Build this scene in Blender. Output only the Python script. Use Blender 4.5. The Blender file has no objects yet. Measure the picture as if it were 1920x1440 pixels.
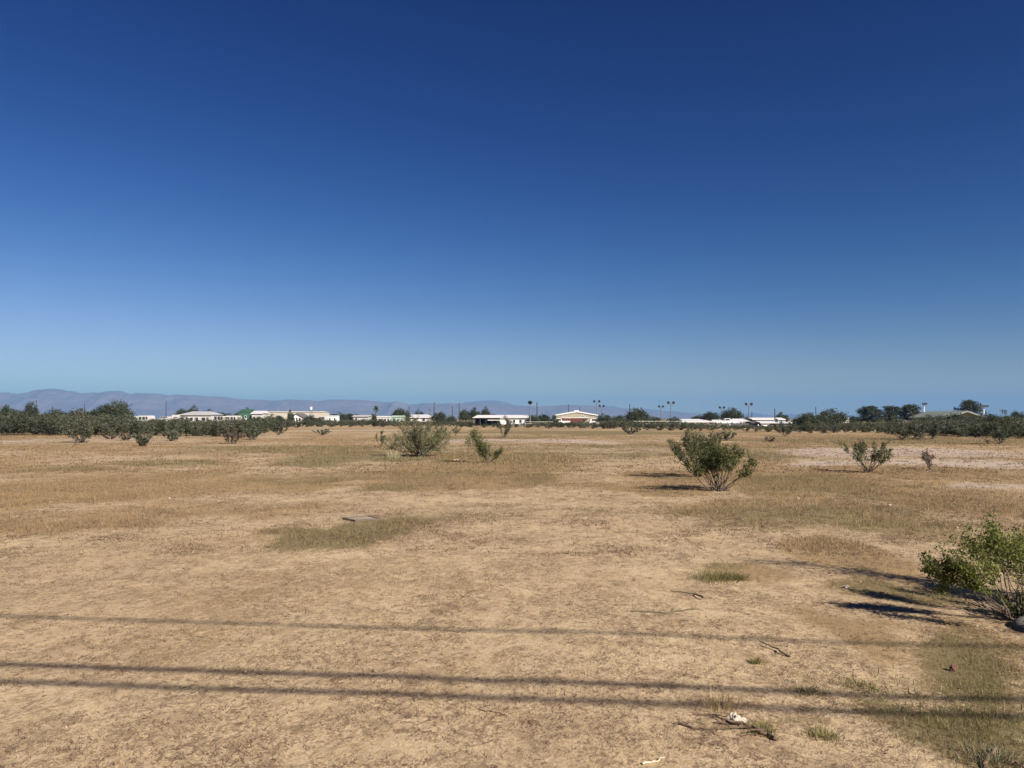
import bpy, math, random
import numpy as np
from mathutils import Vector, Matrix

random.seed(7)
rng = np.random.default_rng(7)
SC = bpy.context.scene
COL = SC.collection
R = math.radians

# ------------------------------------------------------------------ camera, world, sun, exposure
CAM_H = 1.7
FPX = 1443.0                      # focal length in photograph pixels (1920 wide)
PITCH = math.atan(65.0 / FPX)
cd = bpy.data.cameras.new("camera")
cam = bpy.data.objects.new("camera", cd)
COL.objects.link(cam)
cd.sensor_width = 36.0
cd.lens = 36.0 * FPX / 1920.0
cd.clip_start = 0.1
cd.clip_end = 60000
cam.location = (0, 0, CAM_H)
cam.rotation_euler = (R(90) + PITCH, 0, 0)
SC.camera = cam

SUN_EL = R(34)
SHX, SHY = -0.70, 0.714            # direction the shadows run on the ground
w = bpy.data.worlds.new("World")
SC.world = w
w.use_nodes = True
nt = w.node_tree
nt.nodes.clear()
sky = nt.nodes.new("ShaderNodeTexSky")
sky.sky_type = 'NISHITA'
sky.sun_disc = False
sky.sun_elevation = SUN_EL
sky.sun_rotation = math.atan2(-SHX, -SHY)
sky.altitude = 400
sky.air_density = 1.0
sky.dust_density = 0.0
sky.ozone_density = 1.0
bg = nt.nodes.new("ShaderNodeBackground")
bg.inputs[1].default_value = 0.108
wo = nt.nodes.new("ShaderNodeOutputWorld")
# camera-like contrast on the physical sky, the same over the whole dome: out = 1 / (1 / (a x^g) + c) per channel
sepc = nt.nodes.new("ShaderNodeSeparateColor"); comb = nt.nodes.new("ShaderNodeCombineColor")
nt.links.new(sky.outputs[0], sepc.inputs[0])
def _m(op, a, b):
    n = nt.nodes.new("ShaderNodeMath"); n.operation = op
    for i, v in enumerate((a, b)):
        if isinstance(v, (int, float)): n.inputs[i].default_value = v
        else: nt.links.new(v, n.inputs[i])
    return n.outputs[0]
SKYFIT = ((0.01328, 2.95, 0.31303), (0.02727, 2.3, 0.14828), (0.10225, 1.6, 0.0))
for ch in range(3):
    a_, g_, c_ = SKYFIT[ch]
    p_ = _m('MAXIMUM', _m('MULTIPLY', _m('POWER', sepc.outputs[ch], g_), a_), 1e-5)
    nt.links.new(_m('DIVIDE', 1.0, _m('ADD', _m('DIVIDE', 1.0, p_), c_)), comb.inputs[ch])
nt.links.new(comb.outputs[0], bg.inputs[0])
nt.links.new(bg.outputs[0], wo.inputs[0])

sl = bpy.data.lights.new("sun", 'SUN')
sl.energy = 5.0
sl.angle = R(0.5)
sl.color = (1.0, 0.90, 0.78)
so = bpy.data.objects.new("sun", sl)
COL.objects.link(so)
so.rotation_euler = Vector((SHX * math.cos(SUN_EL), SHY * math.cos(SUN_EL), -math.sin(SUN_EL))).to_track_quat('-Z', 'Y').to_euler()

SC.view_settings.view_transform = 'Standard'
SC.view_settings.look = 'None'
SC.view_settings.gamma = 1.0
SC.view_settings.use_curve_mapping = False
SC.view_settings.exposure = 0.97
SC.cycles.max_bounces = 6
SC.cycles.volume_bounces = 0
SC.cycles.transparent_max_bounces = 8

# ------------------------------------------------------------------ pixel helpers (photograph pixels -> place)
cp, sp_ = math.cos(PITCH), math.sin(PITCH)
def ray(px, py):
    u, v = px - 960.0, 720.0 - py
    return u, FPX * cp - v * sp_, FPX * sp_ + v * cp
def gnd(px, py):
    a, b, c = ray(px, py)
    t = -CAM_H / c
    return a * t, b * t
def at(px, py, d):
    a, b, c = ray(px, py)
    t = d / b
    return a * t, d, CAM_H + c * t
def X(px, d, py=785): return at(px, py, d)[0]
def Z(py, d): return at(960, py, d)[2]

# ------------------------------------------------------------------ numpy noise
def _h(ix, iy, s):
    n = (ix.astype(np.int64) * 374761393 + iy.astype(np.int64) * 668265263 + s * 1442695041) & 0xFFFFFFFF
    n = ((n ^ (n >> 13)) * 1274126177) & 0xFFFFFFFF
    n = n ^ (n >> 16)
    return (n & 0xFFFF) / 65535.0
def vnoise(x, y, s=0):
    x = np.asarray(x, float); y = np.asarray(y, float)
    ix = np.floor(x); iy = np.floor(y)
    fx = x - ix; fy = y - iy
    fx = fx * fx * (3 - 2 * fx); fy = fy * fy * (3 - 2 * fy)
    a = _h(ix, iy, s); b = _h(ix + 1, iy, s); c = _h(ix, iy + 1, s); d = _h(ix + 1, iy + 1, s)
    return (a * (1 - fx) + b * fx) * (1 - fy) + (c * (1 - fx) + d * fx) * fy
def fbm(x, y, s=0, o=4):
    t = 0; a = 0.5; n = 0
    for i in range(o):
        t = t + a * vnoise(x * 2 ** i + 17.3 * i, y * 2 ** i - 9.1 * i, s + i); n += a; a *= 0.55
    return t / n
def sstep(a, b, v):
    t = np.clip((v - a) / (b - a), 0, 1)
    return t * t * (3 - 2 * t)

def ground_h(x, y):
    x = np.asarray(x, float); y = np.asarray(y, float)
    fade = np.clip(60 / (np.abs(y) + 60), 0, 1)
    return ((fbm(x * 0.8, y * 0.8, 3) - 0.5) * 0.05 + (fbm(x * 0.13, y * 0.13, 9, 3) - 0.5) * 0.16) * fade - 0.01

# what grows where: dry grass, green grass, grey gravel, brown weeds (all in photograph pixels for centre and half sizes)
ELL = [  # px, py, half width, half height, dry, green, gravel
    (650, 1012, 125, 34, .2, 1.1, 0), (560, 995, 70, 12, .2, .8, 0), (740, 992, 60, 14, .2, .8, 0),
    (1560, 915, 190, 30, .9, .75, 0), (1440, 925, 90, 22, .9, .5, 0), (1650, 935, 120, 16, .4, .6, 0),
    (840, 908, 190, 20, 1.0, .25, 0), (990, 903, 90, 14, .7, .7, 0), (870, 885, 230, 16, .9, .15, 0),
    (740, 915, 90, 10, .3, .7, 0), (960, 865, 160, 14, .8, .4, 0), (780, 858, 120, 8, .4, .6, 0),
    (735, 858, 50, 6, .1, 1.0, 0), (1350, 955, 160, 14, .8, .3, 0), (1300, 893, 120, 10, .9, .1, 0),
    (1250, 918, 110, 10, .8, .35, 0), (1450, 851, 150, 8, .4, .8, 0), (1600, 850, 80, 5, .4, .7, 0),
    (150, 920, 330, 26, .75, .1, 0), (450, 905, 260, 18, .6, .15, 0), (300, 868, 130, 6, .3, .8, 0),
    (110, 883, 80, 5, .3, .8, 0), (610, 858, 110, 13, .3, .85, 0), (560, 840, 160, 7, .3, .6, 0),
    (590, 898, 60, 5, .6, .5, 0), (380, 955, 300, 20, .5, .05, 0), (100, 985, 240, 16, .5, .0, 0),
    (1810, 895, 150, 9, 1.0, .2, 0), (1640, 978, 330, 46, .5, .45, 0), (1850, 955, 130, 30, .8, .4, 0),
    (1630, 1060, 110, 36, 1.0, .05, 0), (1720, 1122, 140, 24, .6, .7, 0), (1345, 1082, 60, 12, .5, .5, 0),
    (1700, 1305, 150, 60, .5, 1.0, 0), (1830, 1240, 150, 60, .6, 1.0, 0), (1600, 1290, 70, 30, .5, .6, 0), (1400, 1095, 130, 26, .6, .0, 0), (1560, 1170, 120, 20, .55, .1, 0), (1885, 1300, 80, 60, .4, 1.0, 0),
    (1800, 1350, 130, 24, .5, .7, 0), (1690, 1222, 80, 20, .5, .5, 0), (1480, 1290, 50, 12, .3, .4, 0), (1880, 1200, 90, 40, .5, .6, 0),
    (1500, 1380, 90, 8, .3, .35, 0), (1740, 1420, 120, 20, .5, .2, 0),
    (1700, 852, 330, 13, 0, 0, 1.0), (1860, 872, 190, 12, 0, 0, 1.0), (1560, 872, 130, 8, 0, 0, .9), (1900, 915, 110, 6, 0, 0, .7),
    (1000, 828, 330, 5, .0, .0, .9), (640, 806, 300, 3, 0, 0, .5), (100, 826, 240, 9, -.3, 0, .6), (420, 816, 160, 5, 0, 0, .5),
    (1300, 822, 200, 4, .5, .2, .3), (1650, 828, 260, 7, .8, .2, 0), (1250, 842, 240, 4, .2, .1, .5), (1100, 812, 300, 3, .5, .5, 0),
    (950, 1170, 700, 60, -.25, 0, 0), (560, 1110, 330, 40, .15, .0, 0),
]
EG = []
for (px, py, hw, hh, a, b, c) in ELL:
    xc, yc = gnd(px, py)
    y1 = gnd(px, max(py - hh, 787.5))[1]; y0 = gnd(px, py + hh)[1]
    EG.append((xc, 0.5 * (y0 + y1), hw / FPX * yc, 0.5 * (y1 - y0), a, b, c))
def patches(x, y):
    x = np.asarray(x, float); y = np.asarray(y, float)
    sc = np.clip(9.0 / (y + 6.0), 0.05, 1.0)
    wx = x + (fbm(x * .9 * sc, y * .5 * sc, 21) - .5) * 2.0 / np.sqrt(sc)
    wy = y + (fbm(x * .9 * sc, y * .5 * sc, 31) - .5) * 2.6 / sc ** .7
    dry = np.zeros(x.shape); grn = np.zeros(x.shape); grv = np.zeros(x.shape)
    for (xc, yc, rx, ry, a, b, c) in EG:
        d = np.sqrt(((wx - xc) / rx) ** 2 + ((wy - yc) / ry) ** 2)
        m = 1 - sstep(0.45, 1.25, d)
        if a >= 0: dry = np.maximum(dry, m * a)
        else: dry = dry + m * a
        grn = np.maximum(grn, m * b); grv = np.maximum(grv, m * c)
    f1 = fbm(x * .22, y * .16, 41, 5); f2 = fbm(x * .8, y * .45, 51, 4); f3 = fbm(x * .10, y * .06, 61, 4)
    nf = .3 + .7 * sstep(9, 20, y)
    dry = dry + (sstep(.50, .68, f1) * .6 + sstep(.55, .75, f2) * .35) * nf
    far = sstep(14, 45, y)
    dry = dry + far * (sstep(.42, .58, f3) * .5) + sstep(.5, .62, fbm(x * .12, y * .35, 45, 4)) * .3 * nf
    grn = grn + far * sstep(.47, .62, fbm(x * .07, y * .07, 71, 4)) * .5 + sstep(.56, .68, fbm(x * .18, y * .5, 77, 4)) * .35 * sstep(8, 14, y)
    veg = fbm(x * .5, y * .4, 81, 4)
    dry = dry * (1 - .75 * np.clip(grv, 0, 1)); grn = grn * (1 - .75 * np.clip(grv, 0, 1))
    return np.clip(dry, 0, 1.2), np.clip(grn, 0, 1.1), np.clip(grv, 0, 1), veg

# ------------------------------------------------------------------ mesh helpers
def link(me, name, parent=None, m=None):
    o = bpy.data.objects.new(name, me)
    COL.objects.link(o)
    if parent is not None: o.parent = parent
    if m is not None and me is not None and len(me.materials) == 0: me.materials.append(m)
    return o
def mesh_np(name, V, F, tint=None, smooth=False, attr='tint'):
    me = bpy.data.meshes.new(name)
    V = np.asarray(V, np.float32); F = np.asarray(F, np.int32)
    k = F.shape[1]
    me.vertices.add(len(V)); me.vertices.foreach_set('co', V.ravel())
    me.loops.add(F.size); me.loops.foreach_set('vertex_index', F.ravel())
    me.polygons.add(len(F))
    me.polygons.foreach_set('loop_start', np.arange(0, F.size, k, dtype=np.int32))
    me.polygons.foreach_set('loop_total', np.full(len(F), k, np.int32))
    if smooth: me.polygons.foreach_set('use_smooth', np.ones(len(F), bool))
    me.update(calc_edges=True)
    if tint is not None:
        a = me.attributes.new(attr, 'FLOAT_COLOR', 'POINT')
        c = np.ones((len(V), 4), np.float32); c[:, :3] = tint
        a.data.foreach_set('color', c.ravel())
    return me
def tag(o, label=None, cat=None, group=None, kind=None):
    if label: o['label'] = label
    if cat: o['category'] = cat
    if group: o['group'] = group
    if kind: o['kind'] = kind
    return o
def empty(name, loc, rz=0, label=None, cat=None, group=None, scale=1):
    o = bpy.data.objects.new(name, None)
    o.empty_display_size = 0.2
    COL.objects.link(o)
    o.location = loc; o.rotation_euler = (0, 0, rz)
    o.scale = (scale, scale, scale) if not isinstance(scale, tuple) else scale
    return tag(o, label, cat, group)
def kids(o): return [c for c in bpy.data.objects if c.parent == o]
def copy_tree(o, tree, parent=None):
    c = o.copy(); COL.objects.link(c)
    if parent is not None: c.parent = parent
    for (ch, sub) in tree: copy_tree(ch, sub, c)
    return c
def tree_of(o): return [(c, tree_of(c)) for c in kids(o)]

class MB:
    """collects boxes / tubes / prisms into one mesh"""
    def __init__(s): s.V = []; s.F = []
    def add(s, V, F):
        b = len(s.V); s.V += [tuple(v) for v in V]; s.F += [tuple(i + b for i in f) for f in F]; return s
    def box(s, x0, x1, y0, y1, z0, z1):
        return s.add([(x0, y0, z0), (x1, y0, z0), (x1, y1, z0), (x0, y1, z0), (x0, y0, z1), (x1, y0, z1), (x1, y1, z1), (x0, y1, z1)],
                     [(3, 2, 1, 0), (4, 5, 6, 7), (0, 1, 5, 4), (1, 2, 6, 5), (2, 3, 7, 6), (3, 0, 4, 7)])
    def prism_y(s, pts, y0, y1):            # outline in xz, counter-clockwise seen from -y
        n = len(pts)
        V = [(p[0], y0, p[1]) for p in pts] + [(p[0], y1, p[1]) for p in pts]
        F = [tuple(range(n)), tuple(range(2 * n - 1, n - 1, -1))] + [(i, i + n, (i + 1) % n + n, (i + 1) % n) for i in range(n)]
        return s.add(V, F)
    def prism_x(s, pts, x0, x1):            # outline in yz
        n = len(pts)
        V = [(x0, p[0], p[1]) for p in pts] + [(x1, p[0], p[1]) for p in pts]
        F = [tuple(range(n)), tuple(range(2 * n - 1, n - 1, -1))] + [(i, i + n, (i + 1) % n + n, (i + 1) % n) for i in range(n)]
        return s.add(V, F)
    def tube(s, pts, rads, n=8):
        pts = [Vector(p) for p in pts]; rings = []
        V = []; F = []
        for i, p in enumerate(pts):
            d = (pts[min(i + 1, len(pts) - 1)] - pts[max(i - 1, 0)]).normalized()
            a = d.orthogonal().normalized() if abs(d.z) > .9 else d.cross(Vector((0, 0, 1))).normalized()
            b = d.cross(a)
            for k in range(n):
                t = 2 * math.pi * k / n
                V.append(p + (a * math.cos(t) + b * math.sin(t)) * rads[i])
        for i in range(len(pts) - 1):
            for k in range(n):
                F.append((i * n + k, i * n + (k + 1) % n, (i + 1) * n + (k + 1) % n, (i + 1) * n + k))
        F.append(tuple(range(n))[::-1]); F.append(tuple((len(pts) - 1) * n + k for k in range(n)))
        return s.add(V, F)
    def build(s, name, m, parent=None, smooth=False):
        me = bpy.data.meshes.new(name); me.from_pydata(s.V, [], s.F); me.update()
        import bmesh
        bm = bmesh.new(); bm.from_mesh(me); bmesh.ops.recalc_face_normals(bm, faces=bm.faces); bm.to_mesh(me); bm.free()
        if smooth:
            for p in me.polygons: p.use_smooth = True
        return link(me, name, parent, m)

# ------------------------------------------------------------------ materials
def newmat(name):
    m = bpy.data.materials.new(name); m.use_nodes = True
    m.node_tree.nodes.clear()
    return m, m.node_tree
def N(t, typ, **kw):
    n = t.nodes.new(typ)
    for k, v in kw.items():
        if k.startswith('i_'): n.inputs[k[2:].replace('_', ' ')].default_value = v
        else: setattr(n, k, v)
    return n
MATS = {}
def mat(name, col, rough=.8, var=.18, scale=3.0, metal=0.0):
    if name in MATS: return MATS[name]
    m, t = newmat(name)
    tc = N(t, 'ShaderNodeTexCoord')
    nz = N(t, 'ShaderNodeTexNoise'); nz.inputs['Scale'].default_value = scale; nz.inputs['Detail'].default_value = 5
    mp = N(t, 'ShaderNodeMapRange'); mp.inputs[3].default_value = 1 - var * 1.3; mp.inputs[4].default_value = 1 + var
    mx = N(t, 'ShaderNodeVectorMath', operation='SCALE'); mx.inputs[0].default_value = col[:3]
    b = N(t, 'ShaderNodeBsdfPrincipled'); b.inputs['Roughness'].default_value = rough; b.inputs['Metallic'].default_value = metal
    o = N(t, 'ShaderNodeOutputMaterial')
    L = t.links.new
    L(tc.outputs['Object'], nz.inputs['Vector']); L(nz.outputs['Fac'], mp.inputs[0]); L(mp.outputs[0], mx.inputs['Scale'])
    L(mx.outputs[0], b.inputs['Base Color']); L(b.outputs[0], o.inputs[0])
    MATS[name] = m
    return m
def leafmat(name, col, trans=.42, rough=.6):
    if name in MATS: return MATS[name]
    m, t = newmat(name); L = t.links.new
    at_ = N(t, 'ShaderNodeAttribute', attribute_name='tint')
    mx = N(t, 'ShaderNodeMix', data_type='RGBA', blend_type='MULTIPLY'); mx.inputs[0].default_value = 1
    mx.inputs[6].default_value = (*col, 1)
    L(at_.outputs['Color'], mx.inputs[7])
    oi = N(t, 'ShaderNodeObjectInfo')
    mr = N(t, 'ShaderNodeMapRange'); mr.inputs[3].default_value = .82; mr.inputs[4].default_value = 1.2
    L(oi.outputs['Random'], mr.inputs[0])
    sc_ = N(t, 'ShaderNodeVectorMath', operation='SCALE'); L(mx.outputs[2], sc_.inputs[0]); L(mr.outputs[0], sc_.inputs['Scale'])
    d = N(t, 'ShaderNodeBsdfPrincipled'); d.inputs['Roughness'].default_value = rough; d.inputs['Specular IOR Level'].default_value = .3
    tr = N(t, 'ShaderNodeBsdfTranslucent')
    ms = N(t, 'ShaderNodeMixShader'); ms.inputs[0].default_value = trans
    o = N(t, 'ShaderNodeOutputMaterial')
    L(sc_.outputs[0], d.inputs['Base Color']); L(sc_.outputs[0], tr.inputs[0])
    L(d.outputs[0], ms.inputs[1]); L(tr.outputs[0], ms.inputs[2]); L(ms.outputs[0], o.inputs[0])
    MATS[name] = m
    return m

M_BARK = mat('bark', (.16, .125, .10), .9, .35, 20)
M_STEM = mat('shrub_stem', (.10, .078, .06), .85, .35, 25)
M_POLE = mat('weathered_pole', (.045, .04, .038), .85, .25, 4)
M_STEEL = mat('grey_steel', (.12, .13, .145), .55, .15, 4)
M_WHITE = mat('white_paint', (.78, .77, .74), .55, .12, 1.2)
M_OFFW = mat('dusty_white', (.50, .49, .47), .6, .2, 1.0)
M_WROOF = mat('white_roof', (.62, .62, .61), .5, .08, .8)
M_GLASS = mat('dark_glass', (.03, .035, .04), .12, .1, 2)
M_LAMP = mat('lamp_housing', (.022, .025, .03), .6, .1, 3)
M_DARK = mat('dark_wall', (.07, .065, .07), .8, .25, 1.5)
M_RUB = mat('rubber', (.03, .03, .03), .8, .2, 6)
M_CREO = leafmat('creosote_leaf', (.125, .130, .065))
M_CREO2 = leafmat('creosote_leaf_far', (.100, .110, .070))
M_CREOG = leafmat('creosote_leaf_green', (.108, .125, .040))
M_MESQ = leafmat('mesquite_leaf', (.058, .072, .040))
M_PINE = leafmat('pine_needle', (.060, .072, .046))
M_DRYL = leafmat('dead_twig', (.14, .105, .078))
M_GDRY = leafmat('dry_grass_blade', (.33, .235, .125), .35)
M_GGRN = leafmat('green_grass_blade', (.225, .20, .085), .42)
M_WEED = leafmat('brown_weed', (.105, .070, .045), .1)

def ground_material():
    m, t = newmat('desert_ground'); L = t.links.new
    geo = N(t, 'ShaderNodeNewGeometry'); P = geo.outputs['Position']
    at_ = N(t, 'ShaderNodeAttribute', attribute_name='patch')
    sep = N(t, 'ShaderNodeSeparateColor'); L(at_.outputs['Color'], sep.inputs[0])
    def noise(scale, detail=4, rough=.55, vec=(1, 1, 1), dist=0.0):
        mp = N(t, 'ShaderNodeMapping'); mp.inputs['Scale'].default_value = vec
        L(P, mp.inputs[0])
        n = N(t, 'ShaderNodeTexNoise'); n.inputs['Scale'].default_value = scale; n.inputs['Detail'].default_value = detail
        n.inputs['Roughness'].default_value = rough; n.inputs['Distortion'].default_value = dist
        L(mp.outputs[0], n.inputs['Vector']); return n.outputs['Fac']
    def rng_(v, a, b, c=0., d=1.):
        r = N(t, 'ShaderNodeMapRange', interpolation_type='SMOOTHSTEP'); L(v, r.inputs[0])
        r.inputs[1].default_value = a; r.inputs[2].default_value = b; r.inputs[3].default_value = c; r.inputs[4].default_value = d
        return r.outputs[0]
    def mix(f, a, b, bt='MIX'):
        x = N(t, 'ShaderNodeMix', data_type='RGBA', blend_type=bt)
        for s, v in ((0, f), (6, a), (7, b)):
            if isinstance(v, (float, int)): x.inputs[s].default_value = v
            elif isinstance(v, tuple): x.inputs[s].default_value = (*v, 1)
            else: L(v, x.inputs[s])
        return x.outputs[2]
    def mth(op, a, b=None, c=None):
        x = N(t, 'ShaderNodeMath', operation=op)
        for i, v in enumerate((a, b, c)):
            if v is None: continue
            if isinstance(v, (float, int)): x.inputs[i].default_value = v
            else: L(v, x.inputs[i])
        return x.outputs[0]
    # bare sand with soft tonal drift
    sand = mix(rng_(noise(.35, 5), .35, .65), (.500, .388, .240), (.440, .332, .202))
    sand = mix(rng_(noise(3.2, 5, .6), .4, .7, 0, .6), sand, (.54, .415, .268))
    # grains
    g = noise(140, 3, .7)
    sand = mix(rng_(g, .48, .68, 0, .55), sand, (.22, .145, .088))
    g2 = noise(230, 2, .6)
    sand = mix(rng_(g2, .62, .74, 0, .7), sand, (.66, .52, .38))
    # litter of dead weeds, clumpy
    cl = mth('ADD', mth('MULTIPLY', noise(1.1, 6, .65, (1, .8, 1), .3), .55), mth('MULTIPLY', noise(4.2, 3, .6, (1, .85, 1), .6), .45))
    fine = noise(26, 6, .75, (1, .8, 1), .6)
    mid = noise(7, 5, .7, (1, .9, 1), .8)
    lit = mth('ADD', mth('MULTIPLY', fine, .55), mth('MULTIPLY', mid, .45))
    lit = mth('ADD', lit, mth('MULTIPLY', mth('SUBTRACT', cl, .5), .35))
    litf = rng_(lit, .475, .585, 0, .62)
    col = mix(litf, sand, (.225, .158, .098))
    mot = noise(2.4, 7, .72, (1, .8, 1), .5)
    col = mix(rng_(mot, .47, .66, 0, .55), col, (.27, .195, .12))
    sp1 = noise(24, 3, .6, (1, .85, 1), 1.6)
    clr = rng_(cl, .40, .56, .22, 1)
    col = mix(mth('MULTIPLY', rng_(sp1, .535, .61, 0, .85), clr), col, (.135, .092, .058))
    sp2 = noise(8.5, 4, .65, (1, .8, 1), 1.2)
    col = mix(mth('MULTIPLY', rng_(sp2, .53, .62, 0, .6), clr), col, (.185, .130, .080))
    sp3 = noise(60, 2, .6, (1, 1, 1), .5)
    col = mix(rng_(sp3, .57, .68, 0, .35), col, (.18, .13, .085))
    # masks broken up by noise
    brk = mth('ADD', mth('MULTIPLY', noise(2.3, 6, .7, (1, .75, 1), .4), .45), mth('MULTIPLY', noise(17, 4, .75, (1, .85, 1), 1.2), .55))
    def masked(ch, lo, hi, amp):
        return rng_(mth('ADD', ch, mth('MULTIPLY', mth('SUBTRACT', brk, .5), amp)), lo, hi)
    R_, G_, B_ = sep.outputs[0], sep.outputs[1], sep.outputs[2]
    grav = mix(rng_(noise(30, 4, .75), .4, .62), (.28, .23, .19), (.56, .47, .39))
    grav = mix(rng_(noise(5, 5, .7), .4, .65, 0, .5), grav, (.27, .20, .145))
    col = mix(mth('MULTIPLY', masked(B_, .25, .75, 1.4), .85), col, grav)
    dcol = mix(rng_(noise(.5, 4), .35, .65), (.315, .218, .114), (.255, .178, .092))
    dcol = mix(rng_(noise(34, 5, .8, (1, .5, 1)), .45, .65, 0, .6), dcol, (.15, .105, .058))
    col = mix(mth('MULTIPLY', masked(R_, .18, .70, 2.2), .88), col, dcol)
    gcol = mix(rng_(noise(1.3, 4), .35, .65), (.140, .114, .056), (.185, .150, .075))
    gcol = mix(rng_(noise(38, 5, .8), .45, .65, 0, .6), gcol, (.085, .073, .036))
    col = mix(mth('MULTIPLY', masked(G_, .22, .74, 2.7), .82), col, gcol)
    b = N(t, 'ShaderNodeBsdfPrincipled'); b.inputs['Roughness'].default_value = .95; b.inputs['Specular IOR Level'].default_value = .1
    L(col, b.inputs['Base Color'])
    h = mth('ADD', mth('MULTIPLY', fine, .6), mth('MULTIPLY', g, .12))
    h = mth('ADD', h, mth('MULTIPLY', mid, .9))
    bp = N(t, 'ShaderNodeBump'); bp.inputs['Strength'].default_value = .75; bp.inputs['Distance'].default_value = .022
    L(h, bp.inputs['Height']); L(bp.outputs[0], b.inputs['Normal'])
    o = N(t, 'ShaderNodeOutputMaterial'); L(b.outputs[0], o.inputs[0])
    return m

# ------------------------------------------------------------------ the ground
def sinh_axis(lo, hi, c, a, n):
    t0 = math.asinh((lo - c) / a); t1 = math.asinh((hi - c) / a)
    return c + a * np.sinh(np.linspace(t0, t1, n))
gx = sinh_axis(-13000, 13000, 0, 3.2, 620)
gy = sinh_axis(-300, 13000, 4.0, 3.0, 560)
GX, GY = np.meshgrid(gx, gy)
GZ = ground_h(GX, GY)
d_, g_, v_, _ = patches(GX, GY)
V = np.stack([GX.ravel(), GY.ravel(), GZ.ravel()], 1)
nx, ny = len(gx), len(gy)
I = (np.arange(ny - 1)[:, None] * nx + np.arange(nx - 1)[None, :]).ravel()
F = np.stack([I, I + 1, I + 1 + nx, I + nx], 1)
gme = mesh_np('ground', V, F, np.stack([d_.ravel(), g_.ravel(), v_.ravel()], 1), True, 'patch')
ground = link(gme, 'ground', None, ground_material())
tag(ground, 'flat sandy desert lot with dry weeds and grass patches', None, None, 'structure')

# ------------------------------------------------------------------ mountains
def range_mesh(name, skyline, dist, depth, seed, col, label, rough=.5):
    sx = np.array([s[0] for s in skyline], float)
    sz = np.array([Z(s[1], dist) for s in skyline])
    n, k = 1500, 60
    px = np.linspace(sx[0], sx[-1], n)
    top = np.interp(px, sx, sz)
    xs = (px - 960) / FPX * dist
    rid = 1 - np.abs(2 * fbm(xs / 420.0, xs * 0 + seed, seed, 5) - 1)
    top = np.maximum(top * (1 + (rid - .72) * .22), 1)
    T = np.linspace(0, 1, k)
    prof = np.where(T < .5, (T / .5) ** 1.25, ((1 - T) / .5) ** 1.2)
    PX, TT = np.meshgrid(xs, T)
    YY = dist - depth * .5 + TT * depth
    er = 1 - np.abs(2 * fbm(PX / 520.0 + seed, YY / 420.0, seed + 5, 8) - 1)
    ZZ = top[None, :] * prof[:, None] * (1 + (er - .75) * 1.1 * (1 - prof[:, None] ** 3))
    ZZ[0] = -1; ZZ[-1] = -1
    V = np.stack([PX.ravel(), YY.ravel(), ZZ.ravel()], 1)
    I = (np.arange(k - 1)[:, None] * n + np.arange(n - 1)[None, :]).ravel()
    F = np.stack([I, I + 1, I + 1 + n, I + n], 1)
    o = link(mesh_np(name, V, F, None, False), name, None, mat('rock_' + name, col, .95, .35, .004))
    tag(o, label, None, None, 'structure')
SKY1 = [(-500, 742), (-250, 733), (-120, 738), (0, 736), (30, 735), (60, 733), (100, 731), (130, 732), (150, 736), (200, 733), (220, 733), (240, 737), (320, 739), (340, 740), (390, 745), (430, 745), (460, 747), (510, 751), (550, 750), (600, 749), (640, 750), (670, 749), (700, 753), (730, 755), (745, 754), (770, 757), (830, 756), (880, 757), (960, 760), (1010, 762), (1050, 760), (1097, 760), (1130, 764), (1170, 769), (1230, 772), (1280, 775), (1330, 777), (1400, 780), (1500, 782), (1600, 784)]
SKY2 = [(820, 775), (860, 758), (885, 753), (905, 751), (940, 752), (965, 758), (1000, 764), (1060, 762), (1097, 760), (1120, 763), (1135, 760), (1150, 762), (1168, 766), (1190, 764), (1215, 767), (1250, 770), (1290, 774), (1340, 775), (1380, 778), (1413, 774), (1430, 776), (1455, 780), (1475, 776), (1495, 776), (1530, 780), (1600, 778), (1660, 780), (1720, 782), (2000, 784), (2400, 783)]
range_mesh('hills', SKY1, 8600, 2400, 3, (.15, .125, .122), 'low lilac grey desert mountain range along the left horizon')
range_mesh('far_hills', SKY2, 11400, 1600, 8, (.13, .12, .118), 'faint jagged blue hills behind the nearer range')

# ------------------------------------------------------------------ the air
hz = MB().box(-14000, 14000, -400, 13400, -3, 352)
hm, t = newmat('air')
pv = N(t, 'ShaderNodeVolumePrincipled'); pv.inputs['Density'].default_value = 1.0e-4
pv.inputs['Color'].default_value = (.17, .42, .82, 1); pv.inputs['Anisotropy'].default_value = 0.0
ho = N(t, 'ShaderNodeOutputMaterial'); t.links.new(pv.outputs[0], ho.inputs['Volume'])
haze = hz.build('haze', hm)
tag(haze, None, None, None, 'stuff')

# ------------------------------------------------------------------ plants
def tubes_np(segs, n=4):
    """segs: list of (p0, p1, r0, r1)"""
    A = np.array([s[0] for s in segs], float); B = np.array([s[1] for s in segs], float)
    r0 = np.array([s[2] for s in segs]); r1 = np.array([s[3] for s in segs])
    D = B - A; D /= np.linalg.norm(D, axis=1, keepdims=True) + 1e-9
    up = np.tile([0.31, 0.17, 1.0], (len(A), 1)); up[np.abs(D[:, 2]) > .85] = [1, 0.2, 0]
    U = np.cross(D, up); U /= np.linalg.norm(U, axis=1, keepdims=True); W = np.cross(D, U)
    V = []
    for P, r in ((A, r0), (B, r1)):
        for k in range(n):
            a = 2 * math.pi * k / n
            V.append(P + (U * math.cos(a) + W * math.sin(a)) * r[:, None])
    V = np.stack(V, 1)            # seg, 2n, 3
    base = (np.arange(len(A)) * 2 * n)[:, None]
    F = []
    for k in range(n):
        F.append(np.stack([base[:, 0] + k, base[:, 0] + (k + 1) % n, base[:, 0] + n + (k + 1) % n, base[:, 0] + n + k], 1))
    return V.reshape(-1, 3), np.concatenate(F)
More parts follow.
